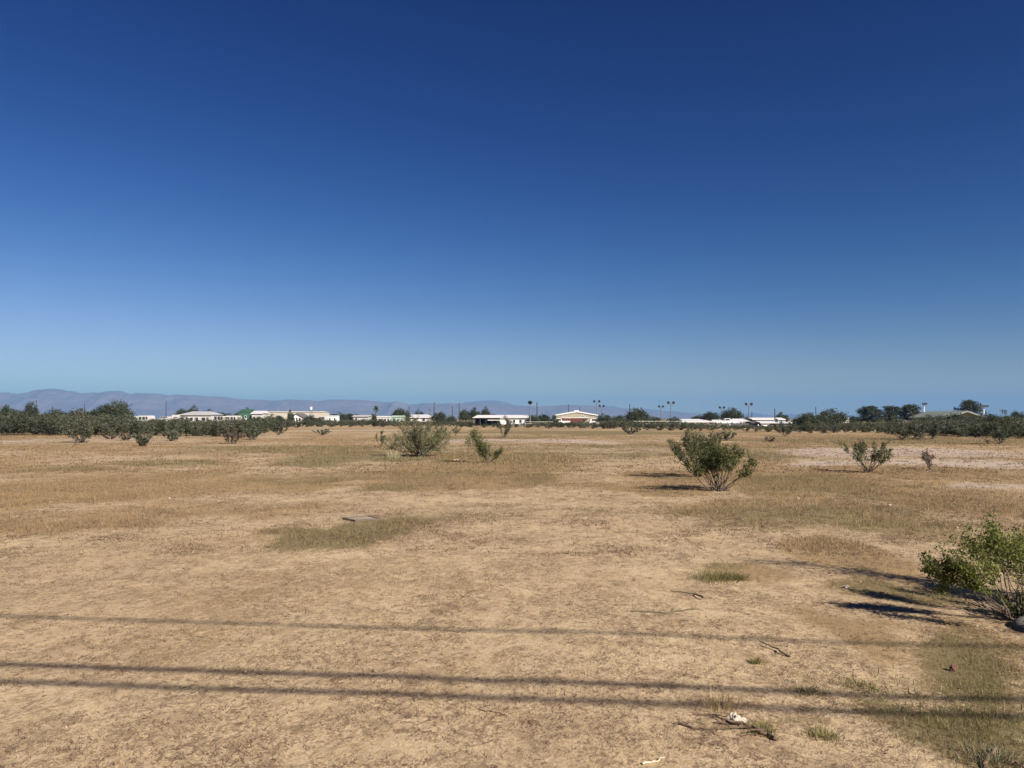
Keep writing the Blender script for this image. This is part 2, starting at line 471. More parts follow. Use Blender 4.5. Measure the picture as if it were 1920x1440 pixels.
def leaves_np(P, size, r, aspect=.55, updir=0.0):
    """random rhombi at points P"""
    n = len(P)
    d = r.normal(size=(n, 3)); d[:, 2] += updir; d /= np.linalg.norm(d, axis=1, keepdims=True)
    e = r.normal(size=(n, 3)); e = np.cross(d, e); e /= np.linalg.norm(e, axis=1, keepdims=True) + 1e-9
    s = (size * r.uniform(.6, 1.4, n))[:, None]
    V = np.stack([P - d * s, P - e * s * aspect, P + d * s, P + e * s * aspect], 1).reshape(-1, 3)
    F = np.arange(4 * n).reshape(-1, 4)
    return V, F
def leaf_tint(n, r, k=4, lo=.65, hi=1.35, yellow=.12):
    b = r.uniform(lo, hi, n)
    y = r.uniform(-yellow, yellow, n)
    c = np.stack([b * (1 + y), b, b * (1 - y)], 1)
    return np.repeat(c, k, 0)

def shrub_data(seed, H, Rr, nstem=14, twigs=7, leaf_n=4000, leaf_s=.02, start=.35, lean=(0, 0), stem_r=.012, spread=.035, sparse=0.0, az=None, flat=.35):
    r = np.random.default_rng(seed)
    segs = []; tips = []
    for i in range(nstem):
        phi = r.uniform(0, 2 * math.pi) if az is None else az[i % len(az)] + r.normal() * .12
        s = math.sqrt(r.uniform(.02, 1)) if az is None else r.uniform(.65, 1.05)
        tip = np.array([Rr * s * math.cos(phi) + lean[0], Rr * s * math.sin(phi) + lean[1], H * (1 - flat * s * s) * r.uniform(.80, 1.04)])
        base = np.array([r.normal() * .03 * Rr, r.normal() * .03 * Rr, -.02])
        c1 = base + (tip - base) * np.array([.45, .45, .28])
        k = 9
        pts = []
        for j in range(k + 1):
            t = j / k
            p = base * (1 - t) ** 2 + 2 * c1 * t * (1 - t) + tip * t * t
            if 0 < j: p = p + r.normal(size=3) * .016 * H
            pts.append(p)
        sr = stem_r * r.uniform(.7, 1.2)
        for j in range(k):
            segs.append((pts[j], pts[j + 1], sr * (1 - .8 * j / k), sr * (1 - .8 * (j + 1) / k)))
        for q in range(twigs):
            t = start + (1 - start) * r.uniform() ** .8
            j = min(int(t * k), k - 1); f = t * k - j
            p = pts[j] * (1 - f) + pts[j + 1] * f
            d = pts[j + 1] - pts[j]; d /= np.linalg.norm(d)
            d = d + r.normal(size=3) * .55 + np.array([0, 0, .25]); d /= np.linalg.norm(d)
            Lg = H * r.uniform(.10, .24)
            a = p
            for z in range(3):
                b = a + d * Lg / 3 + r.normal(size=3) * Lg * .05
                segs.append((a, b, sr * .32 * (1 - z * .25), sr * .32 * (1 - (z + 1) * .25)))
                d = d + np.array([0, 0, .12]) + r.normal(size=3) * .12; d /= np.linalg.norm(d)
                if r.uniform() > sparse: tips.append((a, b))
                if r.uniform() < .8:
                    dd = d + r.normal(size=3) * .7; dd /= np.linalg.norm(dd)
                    c = b + dd * Lg * .35
                    segs.append((b, c, sr * .18, sr * .10)); tips.append((b, c))
                a = b
    A = np.array([x[0] for x in tips]); B = np.array([x[1] for x in tips])
    idx = r.integers(0, len(tips), leaf_n); f = r.uniform(0, 1.1, leaf_n)[:, None]
    P = A[idx] * (1 - f) + B[idx] * f + r.normal(size=(leaf_n, 3)) * spread * H
    P[:, 2] = np.maximum(P[:, 2], .03 * H)
    return segs, P, r

def make_shrub(name, label, cat, loc, seed, group=None, leafm=None, leaf_s=.02, aspect=.5, stemm=None, rz=0, tint=(.65, 1.35), extra=(), **kw):
    segs, P, r = shrub_data(seed, leaf_s=leaf_s, **kw)
    for i, e in enumerate(extra):
        k2 = dict(kw); k2.update(e)
        s2, P2, _ = shrub_data(seed + 900 + i, leaf_s=leaf_s, **k2)
        segs = segs + s2; P = np.concatenate([P, P2])
    z = float(ground_h(loc[0], loc[1]))
    root = empty(name, (loc[0], loc[1], z), rz, label, cat, group)
    V, F = tubes_np(segs, 5)
    link(mesh_np('stems', V, F), 'stems', root, stemm or M_STEM)
    V, F = leaves_np(P, leaf_s, r, aspect, .2)
    link(mesh_np('foliage', V, F, leaf_tint(len(P), r, 4, *tint)), 'foliage', root, leafm or M_CREO)
    return root

def tree_data(seed, kind):
    r = np.random.default_rng(seed)
    segs = []; P = []
    if kind == 'mesquite':        # unit tree: height 1, radius .62
        nl = 6
        cents = []
        for i in range(92):
            phi = r.uniform(0, 2 * math.pi); s = math.sqrt(r.uniform(0, 1)) * .50
            top = .84 - .36 * (s / .5) ** 2 + .07 * math.sin(3 * phi + seed)
            z = r.uniform(.30 + .0 * s, top)
            cents.append(np.array([s * math.cos(phi), s * math.sin(phi) * .95, z]))
        for i in range(nl):
            c = cents[i * 7]
            p0 = np.array([r.normal() * .015, r.normal() * .015, -.02]); m1 = p0 + np.array([c[0] * .3, c[1] * .3, c[2] * .4]) + r.normal(size=3) * .02
            m2 = (m1 + c) / 2 + r.normal(size=3) * .03
            for a, b, ra, rb in ((p0, m1, .028, .02), (m1, m2, .02, .013), (m2, c, .013, .006)): segs.append((a, b, ra, rb))
            for c2 in cents[i * 7 + 1:i * 7 + 7]: segs.append((m2, c2, .008, .002))
        for c in cents:
            n = int(r.integers(36, 70))
            P.append(c + r.normal(size=(n, 3)) * np.array([.075, .075, .05]))
        ls = .027
    elif kind == 'pine':          # open lobed pine, height 1, radius .36
        p = np.array([0, 0, -.02]); k = 9; pts = [p]
        for i in range(1, k + 1):
            pts.append(np.array([r.normal() * .008 * i, r.normal() * .008 * i, .95 * i / k]))
        for i in range(k): segs.append((pts[i], pts[i + 1], .022 * (1 - .8 * i / k), .022 * (1 - .8 * (i + 1) / k)))
        for i in range(40):
            z = .15 + .78 * (i + r.uniform()) / 40; phi = i * 2.4 + r.uniform(-.4, .4)
            L_ = (.31 * math.sqrt(max(0, 1 - ((z - .42) / .60) ** 2)) + .03) * r.uniform(.55, 1.1)
            a = np.array([0, 0, z]); b = a + np.array([math.cos(phi) * L_, math.sin(phi) * L_, L_ * .25])
            segs.append((a, b, .009, .003))
            n = int(90 * (L_ / .2)) + 20
            f = r.uniform(.35, 1.08, n)[:, None]
            P.append(a * (1 - f) + b * f + r.normal(size=(n, 3)) * .034)
        P.append(np.array([0, 0, .92]) + r.normal(size=(110, 3)) * np.array([.04, .04, .04]))
        ls = .022
    P = np.concatenate(P)
    return segs, P, ls, r

PROTO = {}
def tree(name, px, topy, wpx, d, label, kind='mesquite', seed=None, group=None, leafm=None):
    global _ts
    seed = seed if seed is not None else (int(px) % 3)
    key = (kind, seed, (leafm or M_MESQ).name)
    H = Z(topy, d); x = X(px, d)
    rr = wpx * .5 / FPX * d
    ur = .56 if kind == 'mesquite' else .33
    scl = (rr / ur, rr / ur, H / (.93 if kind == 'mesquite' else 1.0))
    if key not in PROTO:
        segs, P, ls, r = tree_data(seed + 100, kind)
        V, F = tubes_np(segs, 5); a = mesh_np('trunk', V, F); a.materials.append(M_BARK)
        V, F = leaves_np(P, ls, r, .6, .1); b = mesh_np('crown', V, F, leaf_tint(len(P), r, 4, .6, 1.4)); b.materials.append(leafm or M_MESQ)
        PROTO[key] = (a, b)
    a, b = PROTO[key]
    root = empty(name, (x, d, 0), (px * 37.7) % 6.28, label, 'tree', group, scl)
    link(a, 'trunk', root); link(b, 'crown', root)
    return root

# hero shrubs of the lot -------------------------------------------------------------
hx, hy = gnd(1903, 1168)
make_shrub('creosote_bush', 'bright green leafy creosote bush cut by the right edge of the picture, nearest of all', 'bush', (hx + .05, hy), 11,
           leafm=leafmat('bright_creosote_leaf', (.155, .175, .042), .45), H=.74, Rr=1.0, nstem=34, twigs=8, leaf_n=17000, leaf_s=.0125, start=.74, stem_r=.0065, spread=.045, lean=(.14, 0), tint=(.6, 1.6),
           extra=[dict(lean=(-.66, .0), H=.50, Rr=.20, nstem=6, leaf_n=3800, start=.72, flat=.2)],
           flat=.50)
make_shrub('creosote_sprout', 'low leafy green sprouts around the foot of the bush at the right edge', 'bush', (hx + .10, hy + .02), 12,
           leafm=M_CREOG, H=.24, Rr=.22, nstem=14, twigs=6, leaf_n=2600, leaf_s=.011, start=.15, stem_r=.003, spread=.05)
make_shrub('creosote_bush', 'tall narrow creosote bush outside the right edge, casting the long dark shadow', 'bush', (5.38, 6.85), 13,
           leafm=M_CREOG, H=2.35, Rr=.22, nstem=6, twigs=7, leaf_n=2800, leaf_s=.018, start=.4, stem_r=.012, spread=.03)
bx, by = gnd(1345, 921)
make_shrub('creosote_bush', 'green creosote bush with a bare V of stems, front one of the close pair', 'bush', (bx, by), 22,
           leafm=M_CREOG, H=1.10, Rr=.88, nstem=24, twigs=8, leaf_n=10000, leaf_s=.022, start=.55, stem_r=.016, spread=.03, flat=.28)
bx, by = gnd(1309, 894)
make_shrub('creosote_bush', 'olive creosote bush leaning left behind the front one of the close pair', 'bush', (bx, by), 23,
           H=1.30, Rr=.92, nstem=20, twigs=8, leaf_n=7500, leaf_s=.023, start=.62, stem_r=.018, spread=.03, lean=(-.15, 0), flat=.2)
bx, by = gnd(785, 855)
make_shrub('creosote_bush', 'wide rounded grey green creosote bush with many fanning stems left of centre', 'bush', (bx, by), 24,
           H=1.80, Rr=1.6, nstem=46, twigs=9, leaf_n=15500, leaf_s=.027, start=.32, stem_r=.022, spread=.026, flat=.62, tint=(.85, 1.6))
bx, by = gnd(917, 866)
make_shrub('creosote_bush', 'ragged lopsided creosote bush whose long leafy limb leans left, right of the wide rounded one', 'bush', (bx, by), 25,
           leafm=M_CREOG, H=1.3, Rr=.34, nstem=9, twigs=7, leaf_n=2600, leaf_s=.026, start=.35, stem_r=.016, spread=.05, flat=.3, lean=(-.62, 0), extra=[dict(H=.62, Rr=.12, nstem=4, lean=(.42, 0), leaf_n=700, start=.4), dict(H=.95, Rr=.25, nstem=6, lean=(-.25, 0), leaf_n=1100, start=.3)])
bx, by = gnd(1627, 886)
make_shrub('creosote_bush', 'small umbrella shaped bush standing alone on the pale gravel to the right', 'bush', (bx, by), 26,
           H=.98, Rr=.78, nstem=15, twigs=7, leaf_n=3400, leaf_s=.028, start=.5, stem_r=.014, spread=.03, flat=.2)
bx, by = gnd(1746, 881)
make_shrub('creosote_bush', 'tiny sparse brown bush on the gravel, right of the umbrella shaped one', 'bush', (bx, by), 27,
           H=.62, Rr=.34, nstem=8, twigs=5, leaf_n=700, leaf_s=.025, start=.45, stem_r=.012, spread=.04, leafm=M_DRYL, lean=(-.12, 0))
bx, by = gnd(713, 838)
make_shrub('creosote_bush', 'thin yellowish seedling bush just left of the wide rounded bush', 'bush', (bx, by), 28,
           H=.95, Rr=.5, nstem=7, twigs=5, leaf_n=900, leaf_s=.03, start=.4, stem_r=.012, spread=.03)
bx, by = gnd(945, 820)
make_shrub('creosote_bush', 'slender upright bush before the white roofed building', 'bush', (bx, by), 29,
           leafm=M_CREO2, H=1.75, Rr=.75, nstem=9, twigs=6, leaf_n=1500, leaf_s=.05, start=.3, stem_r=.02, spread=.03)
bx, by = gnd(854, 817)
make_shrub('creosote_bush', 'small pale spindly bush between the wide rounded and the lopsided bushes', 'bush', (bx, by), 30,
           H=1.1, Rr=.5, nstem=6, twigs=5, leaf_n=700, leaf_s=.045, start=.4, stem_r=.016, spread=.03)
for (px, py, H, Rr, n, mm, lab) in [
    (153, 829, 2.1, 1.8, 2300, M_CREO2, 'tall dark bush jutting forward of the thicket near the left edge'),
    (272, 836, 1.0, .85, 900, M_CREO2, 'low bush with a bare brown base in front of the left thicket'),
    (322, 826, 1.2, .9, 900, M_CREO2, 'small dark bush on a narrow foot left of the reddish bushes'),
    (208, 823, .5, .7, 300, M_DRYL, 'reddish dead bush right of the tall jutting bush'),
    (237, 825, .6, .8, 300, M_DRYL, 'brown dead bush with bare branches left of the low bush'),
    (432, 832, 1.0, 1.1, 600, M_DRYL, 'wide reddish leafless bush before the long grey house'),
    (471, 824, 1.2, .9, 900, M_CREO2, 'dark upright bush right of the wide reddish leafless one'),
    (522, 815, 1.5, 1.3, 1100, M_CREO2, 'lone bush on bare sand right of the left thicket'),
    (604, 816, .7, 1.0, 500, M_CREO2, 'low flat bush alone on the pale strip left of centre'),
    (1181, 814, 1.0, 1.3, 900, M_CREO2, 'brownish bush jutting forward before the tree right of the gabled building'),
    (1363, 826, .8, .8, 500, M_CREO2, 'small brown bush behind the close pair of bushes'),
    (1472, 818, 1.7, 1.6, 1500, M_CREO2, 'rounded brown green bush before the long white roofs'),
    (1690, 824, 2.1, 2.0, 1800, M_CREO2, 'dark round bush in front of the right hand pines'),
    (1724, 825, 1.6, 1.1, 1100, M_CREO2, 'bush on a narrow foot just right of the dark round one'),
    (1748, 824, 1.6, 1.0, 1000, M_CREO2, 'reddish footed bush third from the dark round one'),
    (1873, 832, 2.1, 2.1, 1900, M_MESQ, 'dense dark green bush standing forward near the right edge fence'),
    (1445, 828, .4, .5, 200, M_DRYL, 'very small brown shrub below the long white roofs')]:
    bx, by = gnd(px, py)
    make_shrub('creosote_bush', lab, 'bush', (bx, by), 300 + px, leafm=mm, H=H, Rr=Rr, nstem=12, twigs=5, leaf_n=n, leaf_s=.07, start=.25, stem_r=.022, spread=.04)

# the thicket at the far edge of the lot ------------------------------------------------
EDGE = np.array([(-400, 817), (0, 816), (100, 818), (200, 817), (340, 819), (450, 818), (500, 814), (530, 803), (600, 801.5), (700, 801), (850, 801.5), (1000, 803), (1100, 805), (1250, 807), (1400, 809), (1500, 813), (1600, 813), (1700, 816), (1800, 819), (1900, 822), (2300, 826)], float)
TOP = np.array([(-400, 776), (0, 777), (225, 778), (245, 786), (330, 787), (500, 787), (600, 787), (700, 787), (760, 788), (880, 791), (930, 794), (1000, 792), (1100, 790), (1150, 786), (1250, 789), (1300, 794), (1345, 797), (1470, 798), (1510, 790), (1600, 791), (1680, 790), (1760, 786), (2300, 784)], float)
def hgt(px, d): return max(.35, CAM_H - (float(np.interp(px, TOP[:, 0], TOP[:, 1])) - 785) / FPX * d)
bp = []
for i in range(7):
    segs, P, r = shrub_data(500 + i, 1.0, .8, nstem=11, twigs=5, leaf_n=1500 + 80 * i, leaf_s=.05, start=.15, stem_r=.012, spread=.05)
    V, F = tubes_np(segs, 3); a = mesh_np('stems', V, F); a.materials.append(M_STEM)
    V, F = leaves_np(P, .032, r, .6); b = mesh_np('foliage', V, F, leaf_tint(len(P), r, 4, .7, 1.3)); b.materials.append([M_CREO2, M_CREO2, M_MESQ, M_CREO2, M_CREO2, M_MESQ, M_CREO2][i])
    bp.append((a, b))
GL, GM, GR, GF = 'bushes of the left scrub belt', 'bushes of the middle scrub line', 'bushes of the right middle scrub line', 'bushes of the right scrub belt'
ZONES = [(70, 'at the left edge', GL), (155, 'left of the big twin trees', GL), (240, 'under the big twin trees', GL), (330, 'under the lone pole', GL),
         (405, 'before the long grey house', GL), (475, 'before the motorhome and green shed', GL), (540, 'at the right tip of the belt', GL),
         (610, 'before the small dark gabled house', GM), (700, 'left of the palm', GM), (770, 'before the mint green mobile home', GM),
         (850, 'behind the wide rounded bush', GM), (935, 'before the open half of the barn', GM), (1000, 'before the white wall of the barn', GM),
         (1045, 'right of the barn', GM), (1120, 'before the maroon container', GR), (1180, 'right of the tan hall', GR),
         (1270, 'before the pale rail fence', GR), (1350, 'before the long low white roof', GR), (1425, 'before the pavilion', GR),
         (1500, 'before the white door block', GR), (1580, 'under the mesquite group', GF), (1650, 'under the first pine', GF),
         (1735, 'right of the dark round bush', GF), (1840, 'below the tan gable', GF), (9999, 'at the right edge', GF)]
r5 = np.random.default_rng(55)
nb = 298
RANK = {}
for i in range(nb):
    px = -60 + (i + r5.uniform(-.3, .3)) / nb * 2040
    e = np.interp(px, EDGE[:, 0], EDGE[:, 1]); d0 = gnd(960, e)[1]
    row = i % 3
    d = d0 * (1 + row * .13 + r5.uniform(0, .12))
    if 990 < px < 1010 and row == 0: d *= 1.1
    H = hgt(px, d) * r5.uniform(.74, 1.12)
    lab, grp = next((z[1], z[2]) for z in ZONES if px < z[0])
    key = (lab, row); RANK[key] = RANK.get(key, 0) + 1
    lab = ('first', 'second', 'third', 'fourth', 'fifth', 'sixth', 'seventh', 'eighth', 'ninth', 'tenth')[min(RANK[key], 10) - 1] + (' front row', ' middle row', ' back row')[row] + ' bush from the left, scrub ' + lab
    a, b = bp[int(r5.integers(0, 7))]
    root = empty('creosote_bush', (X(px, d), d, 0), r5.uniform(0, 6.28), lab, 'bush', grp, (H * r5.uniform(1.2, 2.1), H * 1.4, H))
    link(a, 'stems', root); link(b, 'foliage', root)
# the scrub beyond, one mass
Vs = []; n_ = 0; T_ = []
r6 = np.random.default_rng(66)
for i in range(1500):
    px = r6.uniform(-350, 2300)
    e = np.interp(px, EDGE[:, 0], EDGE[:, 1]); d0 = gnd(960, e)[1]
    far = r6.uniform() < .45
    d = d0 * 1.35 + (r6.uniform(0, 1) ** 1.3) * 120 if not far else r6.uniform(260, 900)
    H = hgt(px, d) * r6.uniform(.6, 1.0) if not far else r6.uniform(.9, 2.6) * (.75 if 860 < px < 1120 or 1260 < px < 1520 else 1)
    k = 130 if not far else 60
    c = r6.normal(size=(k, 3)) * np.array([H * .55, H * .55, H * .22]) + np.array([X(px, d), d, H * .55])
    c[:, 2] = np.clip(c[:, 2], .05, H * 1.05)
    Vs.append(c); T_ += [r6.uniform(.7, 1.25)] * k
Pm = np.concatenate(Vs)
V, F = leaves_np(Pm, .17, r6, .7)
scr = link(mesh_np('distant_scrub', V, F, np.repeat(np.array(T_)[:, None] * np.ones(3), 4, 0)), 'distant_scrub', None, M_CREO2)
tag(scr, 'dark mass of scrub stretching away between the far buildings', 'scrub', None, 'stuff')

# ------------------------------------------------------------------ trees
TR = [
    (14, 756, 36, 150, 'rounded grey green tree at the far left edge behind the scrub'),
    (57, 751, 28, 170, 'tall narrow tree beside a pole near the left edge'),
    (36, 765, 40, 150, 'low tree between the two taller trees at the left edge'),
    (98, 767, 80, 150, 'broad low tree behind the scrub, left of the big twin trees'),
    (146, 764, 70, 140, 'feathery olive tree touching the left side of the big twin trees'),
    (193, 754, 52, 140, 'dense dark tree, left one of the big twin trees on the left'),
    (221, 748, 54, 142, 'dense dark tree, taller right one of the big twin trees on the left'),
    (343, 763, 30, 290, 'rounded tree behind the left end of the long grey house'),
    (361, 759, 24, 290, 'tallest tree behind the long grey house'),
    (386, 766, 40, 300, 'wide low tree behind the right end of the long grey house'),
    (417, 772, 40, 320, 'low tree behind the white motorhome'),
    (463, 763, 20, 310, 'round topped tree rising behind the green shed'),
    (447, 770, 22, 300, 'pale tree at the left of the green shed'),
    (545, 767, 14, 205, 'thin tree in front of the long cream warehouse'),
    (515, 775, 40, 170, 'small tree below the left end of the cream warehouse'),
    (290, 785, 40, 150, 'low olive tree below the lone pole at the left'),
    (440, 785, 40, 150, 'low wide tree in front of the motorhome'),
    (480, 779, 36, 155, 'low tree covering the foot of the green shed'),
    (585, 778, 40, 190, 'low tree under the right end of the cream warehouse'),
    (635, 772, 34, 300, 'low tree behind the white trailer left of the palm'),
    (662, 774, 50, 310, 'wide low tree between the white trailer and the palm'),
    (700, 775, 20, 300, 'short tree at the foot of the palm'),
    (748, 762, 30, 240, 'dense dark rounded tree left of the pale roofed house'),
    (764, 769, 14, 245, 'narrow dark tree touching the dense rounded tree by a pole'),
    (785, 767, 20, 260, 'round tree behind the pale roofed house'),
    (823, 770, 30, 200, 'airy tree just right of the pale roofed house'),
    (846, 778, 22, 210, 'small tree between two poles left of the white roof'),
    (871, 764, 24, 240, 'leftmost tree of the clump behind the white roofed building'),
    (890, 763, 26, 250, 'middle tree of the clump behind the white roofed building'),
    (911, 761, 18, 240, 'pointed tree at the right of the clump behind the white roofed building'),
    (928, 775, 40, 260, 'low tree behind the middle of the long white roof'),
    (1000, 777, 28, 190, 'bushy tree at the foot of the lamp pole beside the white roof'),
    (1019, 774, 28, 195, 'rounded tree between the white roof and the gabled building'),
    (1037, 781, 24, 200, 'small dark tree touching the left of the gabled building'),
    (1134, 774, 32, 180, 'rounded tree just right of the twin floodlights by the gable'),
    (1160, 777, 26, 185, 'smaller tree between two rounded ones right of the gable'),
    (1194, 763, 50, 165, 'big bushy olive tree right of the gabled building'),
    (1228, 779, 28, 180, 'low tree right of the big bushy olive tree'),
    (1262, 781, 32, 180, 'low tree at the foot of the tall twin floodlight'),
    (1308, 777, 28, 270, 'left shoulder tree behind the long low white roof'),
    (1332, 770, 36, 260, 'domed tree behind the long low white roof'),
    (1373, 763, 42, 220, 'large dark domed tree behind the white pavilion'),
    (1403, 779, 16, 270, 'small far tree behind the pavilion floodlight'),
    (1466, 772, 26, 230, 'tree with a square post before it, behind the white roofs'),
    (1505, 781, 26, 140, 'low left part of the mesquite group right of the white roofs'),
    (1520, 771, 66, 105, 'grey green mesquite in front of its group, reaching the ground'),
    (1558, 765, 60, 135, 'broad darker mesquite behind the grey green one'),
    (1600, 778, 34, 200, 'tree behind the white chimney'),
    (1726, 774, 24, 175, 'small tree at the right foot of the third pine'),
    (1752, 776, 70, 105, 'mesquite left of the low gabled roof on the right'),
    (1788, 773, 74, 98, 'mesquite covering the left half of the tan gable'),
    (1826, 781, 70, 90, 'mesquite below the tan gable wall'),
    (1866, 773, 66, 92, 'tall mesquite right of the tan gable'),
    (1842, 786, 84, 78, 'low mesquite in front, below the double bar floodlight'),
    (1890, 778, 30, 190, 'far tree left of the tree at the right edge'),
    (1908, 768, 26, 190, 'dark rounded tree at the right edge of the picture'),
]
for i, (px, ty, wp, d, lab) in enumerate(TR):
    tree('mesquite_tree', px, ty, wp, d, lab, 'mesquite', seed=i % 5)
for i, (px, ty, wp, d, lab) in enumerate([
    (1633, 761, 46, 190, 'first of the three pines from the left, broad with an open top'),
    (1672, 761, 36, 190, 'middle one of the three pines, blocky crown'),
    (1707, 758, 42, 190, 'rightmost and tallest of the three pines'),
    (1818, 750, 42, 260, 'pine rising behind the ridge of the low gabled roof')]):
    tree('pine_tree', px, ty, wp, d, lab, 'pine', seed=i, leafm=M_PINE)
# palm
px, d = 705, 300
pr = empty('palm_tree', (X(px, d), d, 0), 0, 'single short fan palm left of the dense dark rounded tree', 'tree')
Hh = Z(766, d)
MB().tube([(0, 0, -.1), (.05, 0, Hh * .5), (0, 0, Hh)], [.32, .26, .24], 8).build('trunk', M_BARK, pr)
fr = MB(); rp = random.Random(4)
for i in range(34):
    a = rp.uniform(0, 6.28); e = rp.uniform(-.9, 1.3); L_ = rp.uniform(1.2, 1.7)
    dx, dy, dz = math.cos(a) * math.cos(e), math.sin(a) * math.cos(e), math.sin(e)
    p0 = Vector((0, 0, Hh)); p1 = p0 + Vector((dx, dy, dz)) * L_ * .6; p2 = p0 + Vector((dx * L_, dy * L_, dz * L_ - .35))
    s = Vector((-dy, dx, 0)).normalized() * .35
    fr.add([p0, p1 - s, p2, p1 + s], [(0, 1, 2, 3)])
fr.build('fronds', mat('palm_frond', (.06, .075, .035), .7, .2, 3), pr)

# ------------------------------------------------------------------ buildings
def window(root, x0, x1, z0, z1, y, fm=None, n=1):
    """frame proud of the front wall at y (facing -y), pane recessed in it"""
    t = .07
    f = MB()
    f.box(x0 - t, x1 + t, y - .06, y - .003, z1, z1 + t); f.box(x0 - t, x1 + t, y - .06, y - .003, z0 - t, z0)
    f.box(x0 - t, x0, y - .06, y - .003, z0, z1); f.box(x1, x1 + t, y - .06, y - .003, z0, z1)
    fo = f.build('window', fm or M_WHITE, root)
    MB().box(x0, x1, y - .03, y - .004, z0, z1).build('pane', M_GLASS, fo)
def house(px0, px1, d, eave_y, top_y, label, wallm, roofm, cat='house', name='house', depth=8, kind='side', over=.4, wins=(), door=None, rz=0, base=0, hip=0):
    x0, x1 = X(px0, d), X(px1, d); cx = (x0 + x1) / 2; W = (x1 - x0) / 2
    he, ht = Z(eave_y, d), Z(top_y, d)
    root = empty(name, (cx, d, 0), rz, label, cat)
    if kind == 'side':       # ridge across the view
        MB().box(-W + over, W - over, 0, depth, -.1, he - .02).build('wall', wallm, root)
        t = .16
        rf = MB()
        V = [(-W, -over, he), (W, -over, he), (W, depth + over, he), (-W, depth + over, he), (-W + hip, depth / 2, ht), (W - hip, depth / 2, ht)]
        rf.add(V, [(0, 1, 5, 4), (2, 3, 4, 5), (3, 0, 4), (1, 2, 5), (3, 2, 1, 0)])
        rf.box(-W - .02, W + .02, -over - .06, -over - .004, he - t, he + .02)
        rf.build('roof', roofm, root)
    else:                    # gable end facing the camera
        MB().prism_y([(-W + over, -.1), (W - over, -.1), (W - over, he - .05), (0, ht - .12), (-W + over, he - .05)], 0, depth).build('wall', wallm, root)
        rf = MB(); t = .28
        for s in (-1, 1):
            pts = [(s * W, he - t), (0, ht - t), (0, ht), (s * W, he)]
            if s < 0: pts = pts[::-1]
            rf.prism_y(pts, -over, depth + over)
        rf.build('roof', roofm, root)
    for (a, b, zb, zt) in wins:
        wx0, wx1 = X(a, d) - cx, X(b, d) - cx
        window(root, wx0, wx1, zb, zt, 0)
    if door:
        a, b, zt, dm = door
        dr = MB().box(X(a, d) - cx, X(b, d) - cx, -.06, -.003, 0, zt).build('door', dm, root)
        MB().box(X(b, d) - cx - .2, X(b, d) - cx - .12, -.12, -.063, 1.0, 1.08).build('handle', M_STEEL, dr)
    return root

tanw = mat('tan_wall', (.27, .245, .19), .9, .08, .6)
greyw = mat('grey_wall', (.42, .42, .41), .85, .1, .6)
creamw = mat('cream_wall', (.43, .40, .335), .85, .08, .4)
greenw = mat('green_metal', (.042, .10, .068), .6, .15, .6)
mintw = mat('mint_wall', (.30, .38, .32), .8, .12, .6)
groof = mat('grey_shingle', (.36, .36, .37), .8, .15, 1)
lroof = mat('light_metal_roof', (.55, .56, .58), .5, .1, 1)
brick = mat('maroon_wall', (.13, .035, .03), .8, .2, .8)
sageroof = mat('sage_roof', (.19, .22, .19), .8, .12, .8)

house(335, 398, 250, 777.5, 771, 'long low grey house with dark porch openings behind the left scrub', greyw, groof, depth=10, hip=2.5,
      wins=[(340, 344, 1.0, 2.1), (348, 352, 1.0, 2.1), (356, 362, .9, 2.1), (366, 372, .9, 2.1), (378, 385, .9, 2.1)], door=(388, 391, 2.1, M_DARK))
house(447, 471, 270, 771.5, 767, 'green metal shed behind the left scrub, right of the motorhome', greenw, greenw, cat='shed', name='shed', depth=7, kind='side', over=.15, wins=[(459, 462, 1.8, 2.8)])
house(470, 494, 265, 775, 770, 'small grey house half hidden right of the green shed', greyw, lroof, depth=7, wins=[(474, 478, 1.4, 2.4), (486, 489, 1.4, 2.4)])
house(495, 594, 420, 772.5, 770.5, 'very long cream warehouse with a flat roof behind the small gabled house', creamw, mat('cream_roof', (.50, .47, .41), .7, .05, .4), cat='warehouse', name='warehouse', depth=30, over=.3,
      wins=[(520, 524, 1.5, 3), (560, 564, 1.5, 3)])
house(545, 568, 215, 781, 774.5, 'small white house with a dark gable below the cream warehouse', M_WHITE, mat('dark_shingle', (.10, .10, .11), .85, .1, 1), kind='gable', depth=7, over=.3,
      wins=[(549, 553, .9, 1.9), (560, 564, .9, 1.9)], door=(555, 558, 2.0, M_DARK))
house(660, 692, 280, 780.5, 778, 'faint low grey house left of the palm foot', greyw, groof, depth=7, wins=[(666, 670, 1.1, 2)])
house(758, 808, 245, 782.5, 777, 'pale grey roofed house directly behind the wide rounded bush', greyw, lroof, depth=10, hip=1.5,
      wins=[(764, 769, .9, 1.9), (776, 781, .9, 1.9), (792, 797, .9, 1.9)], door=(785, 788, 1.9, M_WHITE))
house(706, 732, 230, 781.2, 780, 'white mobile home at the left of the mint green one', M_OFFW, M_WROOF, cat='mobile home', name='mobile_home', depth=4, over=.1,
      wins=[(710, 713, .9, 1.7), (720, 724, .9, 1.7)], door=(727, 729, 1.8, M_GLASS))
house(733, 757, 222, 781.6, 779, 'mint green mobile home before the dense dark rounded tree', mintw, mat('mint_roof', (.30, .42, .34), .7, .1, 1), cat='mobile home', name='mobile_home', depth=4, over=.12,
      wins=[(744, 748, .8, 1.6), (751, 754, .8, 1.6)], door=(737, 740, 1.8, greenw))
house(614, 633, 260, 780, 779, 'white travel trailer right of the cream warehouse', M_WHITE, M_WROOF, cat='trailer', name='trailer', depth=3, over=.08, wins=[(617, 620, 1.1, 1.9), (626, 629, 1.1, 1.9)], door=(622, 624, 2.1, greyw))
